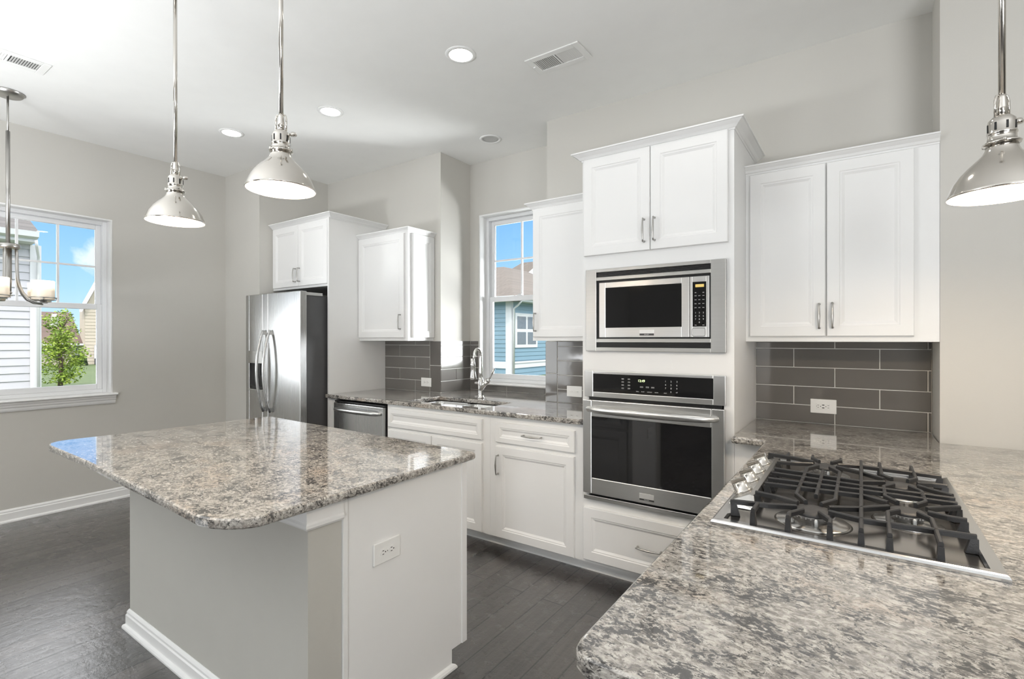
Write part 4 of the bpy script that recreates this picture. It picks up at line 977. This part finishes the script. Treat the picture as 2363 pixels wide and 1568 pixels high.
def vent(cx, cy, lx, ly, along_x, label):
    o = thing('ceiling_vent', (cx, cy, ZC), label, 'vent', 'white ceiling registers')
    T = (lambda a, b_: (cx+a, cy+b_)) if along_x else (lambda a, b_: (cx+b_, cy+a))
    def bx(mb, a0, a1, b0, b1, z0, z1, mi=0):
        p, q = T(a0, b0), T(a1, b1); mb.box(p[0], q[0], p[1], q[1], z0, z1, mi)
    A, B = lx/2, ly/2; ia, ib = A-.038, B-.040
    mb = MB(); bx(mb, -A, -ia, -B, B, ZC-.008, ZC-.0005); bx(mb, ia, A, -B, B, ZC-.008, ZC-.0005); bx(mb, -ia, ia, -B, -ib, ZC-.008, ZC-.0005); bx(mb, -ia, ia, ib, B, ZC-.008, ZC-.0005); bx(mb, -.006, .006, -ib, ib, ZC-.008, ZC-.0005)
    mb.build('frame', 'vent_metal', o, bevel=.003)
    mb = MB(); bx(mb, -ia, 0, -ib, ib, ZC-.0015, ZC-.0004, 0); bx(mb, 0, ia, -ib, ib, ZC-.0015, ZC-.0004, 1); mb.build('duct_back', ['vent_grey', 'vent_dark'], o)
    for s in (-1, 1):
        mb = MB(); n = 11
        for k in range(n):
            a = s*(.010+(ia-.012)*(k+.5)/n); p = []
            for (da, z) in ((-.0045, ZC-.0068), (.0045 if s > 0 else .006, ZC-.0020)): p.append((a+da*s*(1 if s > 0 else 1), z))
            (a0, z0_), (a1, z1_) = p; v = []
            for b_ in (-ib, ib):
                for a_, z_ in ((a0, z0_), (a1, z1_), (a1+.0012, z1_), (a0+.0012, z0_)):
                    q = T(a_, b_); v.append((q[0], q[1], z_))
            mb.add(v, [(0, 1, 2, 3), (7, 6, 5, 4), (0, 4, 5, 1), (1, 5, 6, 2), (2, 6, 7, 3), (3, 7, 4, 0)])
        mb.build('louvers', 'vent_metal', o)
    mb = MB(); bx(mb, -A+.012, -A+.026, -.012, -.006, ZC-.014, ZC-.007); mb.build('damper_lever', 'vent_metal', o)
    return o
vent(-1.465, 2.592, .352, .190, True, 'white ceiling register in front of the oven cabinet')
vent(-4.098, .742, .352, .182, False, 'white ceiling register near the left window chandelier')

# ------------------------------------------------------------------ chandelier
cx, cy = -4.685, .849
chd = thing('chandelier', (cx, cy, 1.66), 'brushed nickel chandelier with frosted candle glasses by the left window', 'chandelier')
mb = MB(); mb.lathe([(0, -.001), (.085, -.001), (.085, -.006), (.074, -.022), (.066, -.026), (.02, -.030), (0, -.030)], (cx, cy, ZC), 36); mb.build('canopy', 'satin_nickel', chd)
mb = MB(); mb.tube([(cx, cy, ZC-.028), (cx, cy, 2.76)], .006, 10); mb.tube([(cx, cy, 2.78), (cx, cy, 2.02)], .0115, 12); mb.build('stem', 'satin_nickel', chd)
mb = MB(); mb.lathe([(0, 1.995), (.055, 1.995), (.062, 2.0), (.062, 2.022), (.055, 2.027), (.014, 2.028), (0, 2.028)], (cx, cy, 0), 28); mb.build('hub', 'satin_nickel', chd)
mb = MB(); mb.tube([(cx, cy, 1.996), (cx, cy, 1.80), (cx, cy, 1.70)], [.019, .019, .016], 14); mb.lathe([(0, 1.68), (.012, 1.685), (.022, 1.70), (.016, 1.71), (0, 1.71)], (cx, cy, 0), 14); mb.build('centre_column', 'satin_nickel', chd)
for k in range(5):
    a = math.radians(-12+72*k); dx = rt.x*math.cos(a)-(-rt.y)*0; 
    d = Vector((rt.x, rt.y, 0))*math.cos(a)+Vector((-fw.x, -fw.y, 0)).normalized()*-0
    d = Vector((rt.x, rt.y, 0))*math.cos(a)-Vector((fw.x, fw.y, 0)).normalized()*math.sin(a)
    P = lambda r, z: (cx+d.x*r, cy+d.y*r, z)
    mb = MB(); pts = [P(.050, 2.0), P(.052, 1.93), P(.053, 1.86), P(.056, 1.80), P(.066, 1.745), P(.085, 1.70), P(.115, 1.664), P(.16, 1.643), P(.225, 1.636)]
    mb.tube(pts, [.0075]*8+[.005], 10); ar = mb.build('arm', 'satin_nickel', chd)
    c = P(.20, 0)
    mb = MB(); mb.lathe([(0, 1.640), (.016, 1.640), (.020, 1.650), (.050, 1.652), (.050, 1.656), (0, 1.656)], c, 24)
    mb.lathe([(.062, 1.668), (.072, 1.668), (.072, 1.672), (.062, 1.672), (.062, 1.668)], c, 28)
    for q in range(4):
        b_ = PI/2*q+a; mb.tube([(c[0]+.045*math.cos(b_), c[1]+.045*math.sin(b_), 1.654), (c[0]+.066*math.cos(b_), c[1]+.066*math.sin(b_), 1.656), (c[0]+.066*math.cos(b_), c[1]+.066*math.sin(b_), 1.670)], .003, 6)
    mb.build('cup', 'satin_nickel', ar)
    mb = MB(); mb.lathe([(0, 1.657), (.058, 1.657), (.060, 1.660), (.060, 1.782), (.058, 1.784), (.056, 1.782), (.056, 1.662), (0, 1.661)], c, 28); mb.build('candle_glass', 'candle_glass', ar)

# ------------------------------------------------------------------ outdoors
GZ = -.15
struct(MB().box(-90, XL-.25, -40, 90, GZ-.2, GZ).build('lawn', 'lawn_green')); struct(MB().box(XL-.25, 40, YC+.35, 90, GZ-.2, GZ).build('lawn_back', 'lawn_green'))
def siding(mb, F, a0, a1, b0, b1, pitch=.145, mi=0):
    z = b0
    while z < b1-.01:
        h = min(pitch, b1-z); v = [F(a, b, d) for a in (a0, a1) for b, d in ((z, -.02), (z, .020), (z+h, .002), (z+h, -.02))]
        mb.add(v, [(0, 1, 2, 3), (7, 6, 5, 4), (0, 4, 5, 1), (1, 5, 6, 2), (2, 6, 7, 3), (3, 7, 4, 0)], mi); z += pitch
# grey neighbour house on the left
h1 = thing('neighbor_house', (-14.5, -1, GZ), 'pale grey lap-sided house close outside the left window', 'house')
mb = MB(); F = FE(-12.0); siding(mb, F, -4.0, 2.45, GZ, 3.10, .1355); mb.box(-17, -12.02, -4, 2.44, GZ, 3.15); mb.build('siding', 'siding_grey', h1)
mb = MB(); fbox(mb, F, 2.445, 2.575, GZ, 3.05, -.06, .035); mb.box(-12.15, -11.99, 2.46, 2.60, GZ, 3.05); mb.build('corner_board', 'ext_white', h1)
mb = MB(); mb.prism([(-12.02, 3.05), (-11.62, 3.05), (-11.62, 3.10), (-11.52, 3.13), (-11.50, 3.22), (-11.64, 3.22), (-12.02, 3.25)], 1, -4.2, 2.47); mb.build('gutter', 'ext_white', h1)
mb = MB(); 
v = [(-11.55, -4.2, 3.22), (-11.55, 2.48, 3.22), (-17.2, 2.48, 3.22), (-17.2, -4.2, 3.22), (-13.9, -2.2, 4.62), (-13.9, 2.3, 4.62), (-14.8, 2.3, 4.62), (-14.8, -2.2, 4.62)]
mb.add(v, [(3, 2, 1, 0), (4, 5, 6, 7), (0, 1, 5, 4), (1, 2, 6, 5), (2, 3, 7, 6), (3, 0, 4, 7)]); mb.build('roof', 'shingle_grey', h1)
mb = MB(); mb.tube([(-11.56, 2.44, 3.08), (-11.62, 2.46, 2.98), (-11.88, 2.54, 2.84), (-11.92, 2.545, 2.7), (-11.92, 2.545, GZ)], .022, 8); mb.build('downspout', 'ext_white', h1)
# tree
tr_ = thing('tree', (-21, 5.0, GZ), 'leafy green tree on the lawn outside the left window', 'tree')
mb = MB(); mb.tube([(-21, 5.0, GZ), (-21, 5.02, .5), (-21.02, 5.0, 1.2), (-21, 5.0, 1.9)], [.07, .055, .04, .02], 8)
for k in range(9):
    a = k*2.4; z = .4+k*.16; mb.tube([(-21, 5.0, z), (-21+.2*math.cos(a), 5+.2*math.sin(a), z+.18), (-21+.38*math.cos(a), 5+.38*math.sin(a), z+.42)], [.025, .016, .007], 6)
mb.build('trunk', 'bark', tr_)
mb = MB(); clumps = []
for k in range(46):
    h = rnd.random()**.85; z = .02+h*2.15; rr_ = .66*(1-max(0, h-.15)*.82)*(0.75 if h < .12 else 1)
    a = rnd.random()*2*PI; q = rr_*math.sqrt(rnd.random()); clumps.append((-21+q*math.cos(a), 5.0+q*math.sin(a), z, .20+.10*rnd.random()))
for (x, y, z, r_) in clumps:
    for j in range(85):
        d = Vector((rnd.gauss(0, 1), rnd.gauss(0, 1), rnd.gauss(0, 1))).normalized()*r_*(.6+.5*rnd.random()); c = Vector((x, y, z))+d
        if c.z < GZ+.1: continue
        u_ = Vector((rnd.gauss(0, 1), rnd.gauss(0, 1), rnd.gauss(0, .5))).normalized(); w_ = u_.cross(Vector((rnd.gauss(0, 1), rnd.gauss(0, 1), rnd.gauss(0, 1)))).normalized(); s_ = .032+.022*rnd.random()
        mb.add([c-u_*s_, c+w_*s_*.55, c+u_*s_, c-w_*s_*.55], [(0, 1, 2, 3)])
mb.build('foliage', 'leaf_green', tr_)
# tan house
h2_ = thing('tan_house', (-41, 11, GZ), 'tan house with brown shingle roof far across the lawn', 'house')
F = FE(-38.9)
mb = MB(); siding(mb, F, 10.42, 13.8, GZ, 3.3, .20); mb.box(-39.8, -38.92, 10.40, 13.8, GZ, 3.3); mb.prism([(10.42, 3.3), (13.8, 3.3), (12.1, 7.2)], 0, -39.3, -38.9); mb.build('siding', 'siding_tan', h2_)
mb = MB()
for s in (0, 1):
    q0 = (10.20, 3.05) if s == 0 else (14.0, 3.05); q1 = (12.1, 7.45)
    v = [(x, q[0], q[1]+dz) for x in (-39.1, -38.6) for q in (q0, q1) for dz in (0, .22)]
    mb.add(v, [(0, 1, 3, 2), (4, 6, 7, 5), (0, 4, 5, 1), (2, 3, 7, 6), (1, 5, 7, 3), (0, 2, 6, 4)])
mb.build('gable_roof', 'ext_white', h2_)
mb = MB(); fbox(mb, FE(-39.6), 8.2, 10.41, GZ, 1.06, -3, 0); mb.build('wing_wall', 'siding_tan', h2_)
mb = MB(); mb.prism([(-39.2, 1.04), (-39.2, 1.14), (-41.5, 3.10), (-43.8, 1.14), (-43.8, 1.04)], 1, 7.9, 10.40); mb.build('wing_roof', 'shingle_brown', h2_)
mb = MB(); mb.prism([(9.0, 1.9), (9.95, 1.9), (9.45, 2.95)], 0, -42.0, -40.4); mb.prism([(-39.25, 1.02), (-39.05, 1.02), (-39.05, 1.13), (-39.25, 1.13)], 1, 7.9, 10.40); mb.build('white_trim', 'ext_white', h2_)
def xwin(par, F, a0, a1, b0, b1, cols=1, t=.09):
    mb = MB(); fbox(mb, F, a0, a1, b0, b1, 0, .05); w = mb.build('window', 'ext_white', par)
    mb = MB(); g = (a1-a0-t*(cols+1))/cols; hh_ = (b1-b0-3*t)/2
    for c in range(cols):
        for r in range(2): fbox(mb, F, a0+t+c*(g+t), a0+t+c*(g+t)+g, b0+t+r*(hh_+t), b0+t+r*(hh_+t)+hh_, .045, .056)
    mb.build('pane', 'ext_glass', w)
xwin(h2_, FE(-39.58), 10.06, 10.40, -.05, 1.0, 2, .055); xwin(h2_, FE(-38.88), 10.86, 11.7, .20, 1.02, 2, .07)
mb = MB(); mb.box(-38.5, -37.8, 10.75, 11.4, GZ, .22); tag(mb.build('air_conditioner', 'ac_grey', bevel=.03), 'dark outdoor air conditioner beside the tan house', 'air conditioner')
def blob(name, c, r, label):
    mb = MB(); q = random.Random(3)
    for k in range(420):
        d = Vector((q.gauss(0, 1), q.gauss(0, 1), abs(q.gauss(0, 1)))).normalized(); d = Vector((d.x*r[0], d.y*r[1], d.z*r[2]))*(.75+.3*q.random()); p_ = Vector(c)+d
        u_ = Vector((q.gauss(0, 1), q.gauss(0, 1), q.gauss(0, 1))).normalized(); w_ = u_.orthogonal().normalized(); s_ = .09
        mb.add([p_-u_*s_, p_+w_*s_*.6, p_+u_*s_, p_-w_*s_*.6], [(0, 1, 2, 3)])
    mb.lathe([(r[0]*.75, 0), (r[0]*.7, r[2]*.5), (r[0]*.3, r[2]*.85), (0, r[2]*.9)], c, 12)
    return tag(mb.build(name, 'shrub_green'), label, 'shrub')
blob('shrub', (-37.6, 9.75, GZ), (.35, .45, .6), 'dark green shrub at the foot of the tan house')
# blue house
h3 = thing('blue_house', (-13, 18, GZ), 'blue lap-sided house with white trim outside the sink window', 'house')
bx, by = -11.30, 16.20
mb = MB(); siding(mb, FS(by), -16.5, bx-.02, GZ, 3.0, .17); siding(mb, FE(bx), by+.02, 25, GZ, 3.0, .17); mb.box(-16.5, bx-.03, by+.03, 25, GZ, 3.0); mb.build('siding', 'siding_blue', h3)
mb = MB(); fbox(mb, FS(by), bx-.21, bx+.03, GZ, 2.9, -.02, .035); fbox(mb, FE(bx), by-.03, by+.15, GZ, 2.9, -.02, .035)
fbox(mb, FS(by), -16.5, bx-.21, .225, .49, .0, .04); fbox(mb, FE(bx), by+.15, 25, .225, .49, .0, .04); fbox(mb, FE(bx), by+.15, 25, .42, .49, .0, .07); mb.build('trim_boards', 'ext_white', h3)
xwin(h3, FE(bx), 16.47, 18.13, 1.04, 2.43, 2, .13)
mb = MB(); mb.prism([(bx-.2, 2.86), (bx+.45, 2.86), (bx+.45, 2.92), (bx+.56, 2.96), (bx+.56, 3.05), (bx-.2, 3.05)], 1, by-.4, 25.3); mb.prism([(by+.2, 2.86), (by-.45, 2.86), (by-.45, 3.05), (by+.2, 3.05)], 0, -16.8, bx+.45); mb.build('gutter', 'ext_white', h3)
mb = MB(); mb.tube([(bx+.48, by+.12, 2.92), (bx+.30, by+.10, 2.72), (bx+.10, by+.09, 2.58), (bx+.09, by+.09, GZ)], .045, 8); mb.build('downspout', 'ext_white', h3)
mb = MB(); e0, e1, e2, e3 = bx+.5, -17.5, by-.45, 25.4
v = [(e1, e2, 3.03), (e0, e2, 3.03), (e0, e3, 3.03), (e1, e3, 3.03), (-17.0, 20.0, 4.95), (-14.35, 20.0, 4.92), (-14.35, 22.0, 4.92), (-17.0, 22.0, 4.95)]
mb.add(v, [(3, 2, 1, 0), (4, 5, 6, 7), (0, 1, 5, 4), (1, 2, 6, 5), (2, 3, 7, 6), (3, 0, 4, 7)]); mb.build('roof', 'shingle_tan', h3)
h4 = thing('rear_house', (-19, 30, GZ), 'tall brown roof of a farther house beyond the blue house', 'house')
mb = MB(); mb.box(-24, -15, 28, 36, GZ, 4.0); mb.build('siding', 'siding_tan', h4)
mb = MB(); v = [(-22.6, 26.6, 4.2), (-12, 26.6, 4.2), (-12, 36, 4.2), (-22.6, 36, 4.2), (-19.6, 29.5, 6.75), (-14.5, 29.5, 6.75), (-14.5, 33, 6.75), (-19.6, 33, 6.75)]
mb.add(v, [(3, 2, 1, 0), (4, 5, 6, 7), (0, 1, 5, 4), (1, 2, 6, 5), (2, 3, 7, 6), (3, 0, 4, 7)]); mb.build('roof', 'shingle_tan', h4)
mb = MB(); mb.prism([(-18.3, 5.15), (-15.6, 5.15), (-16.95, 6.1)], 1, 27.2, 29.4); mb.build('dormer_gable', 'ext_white', h4)
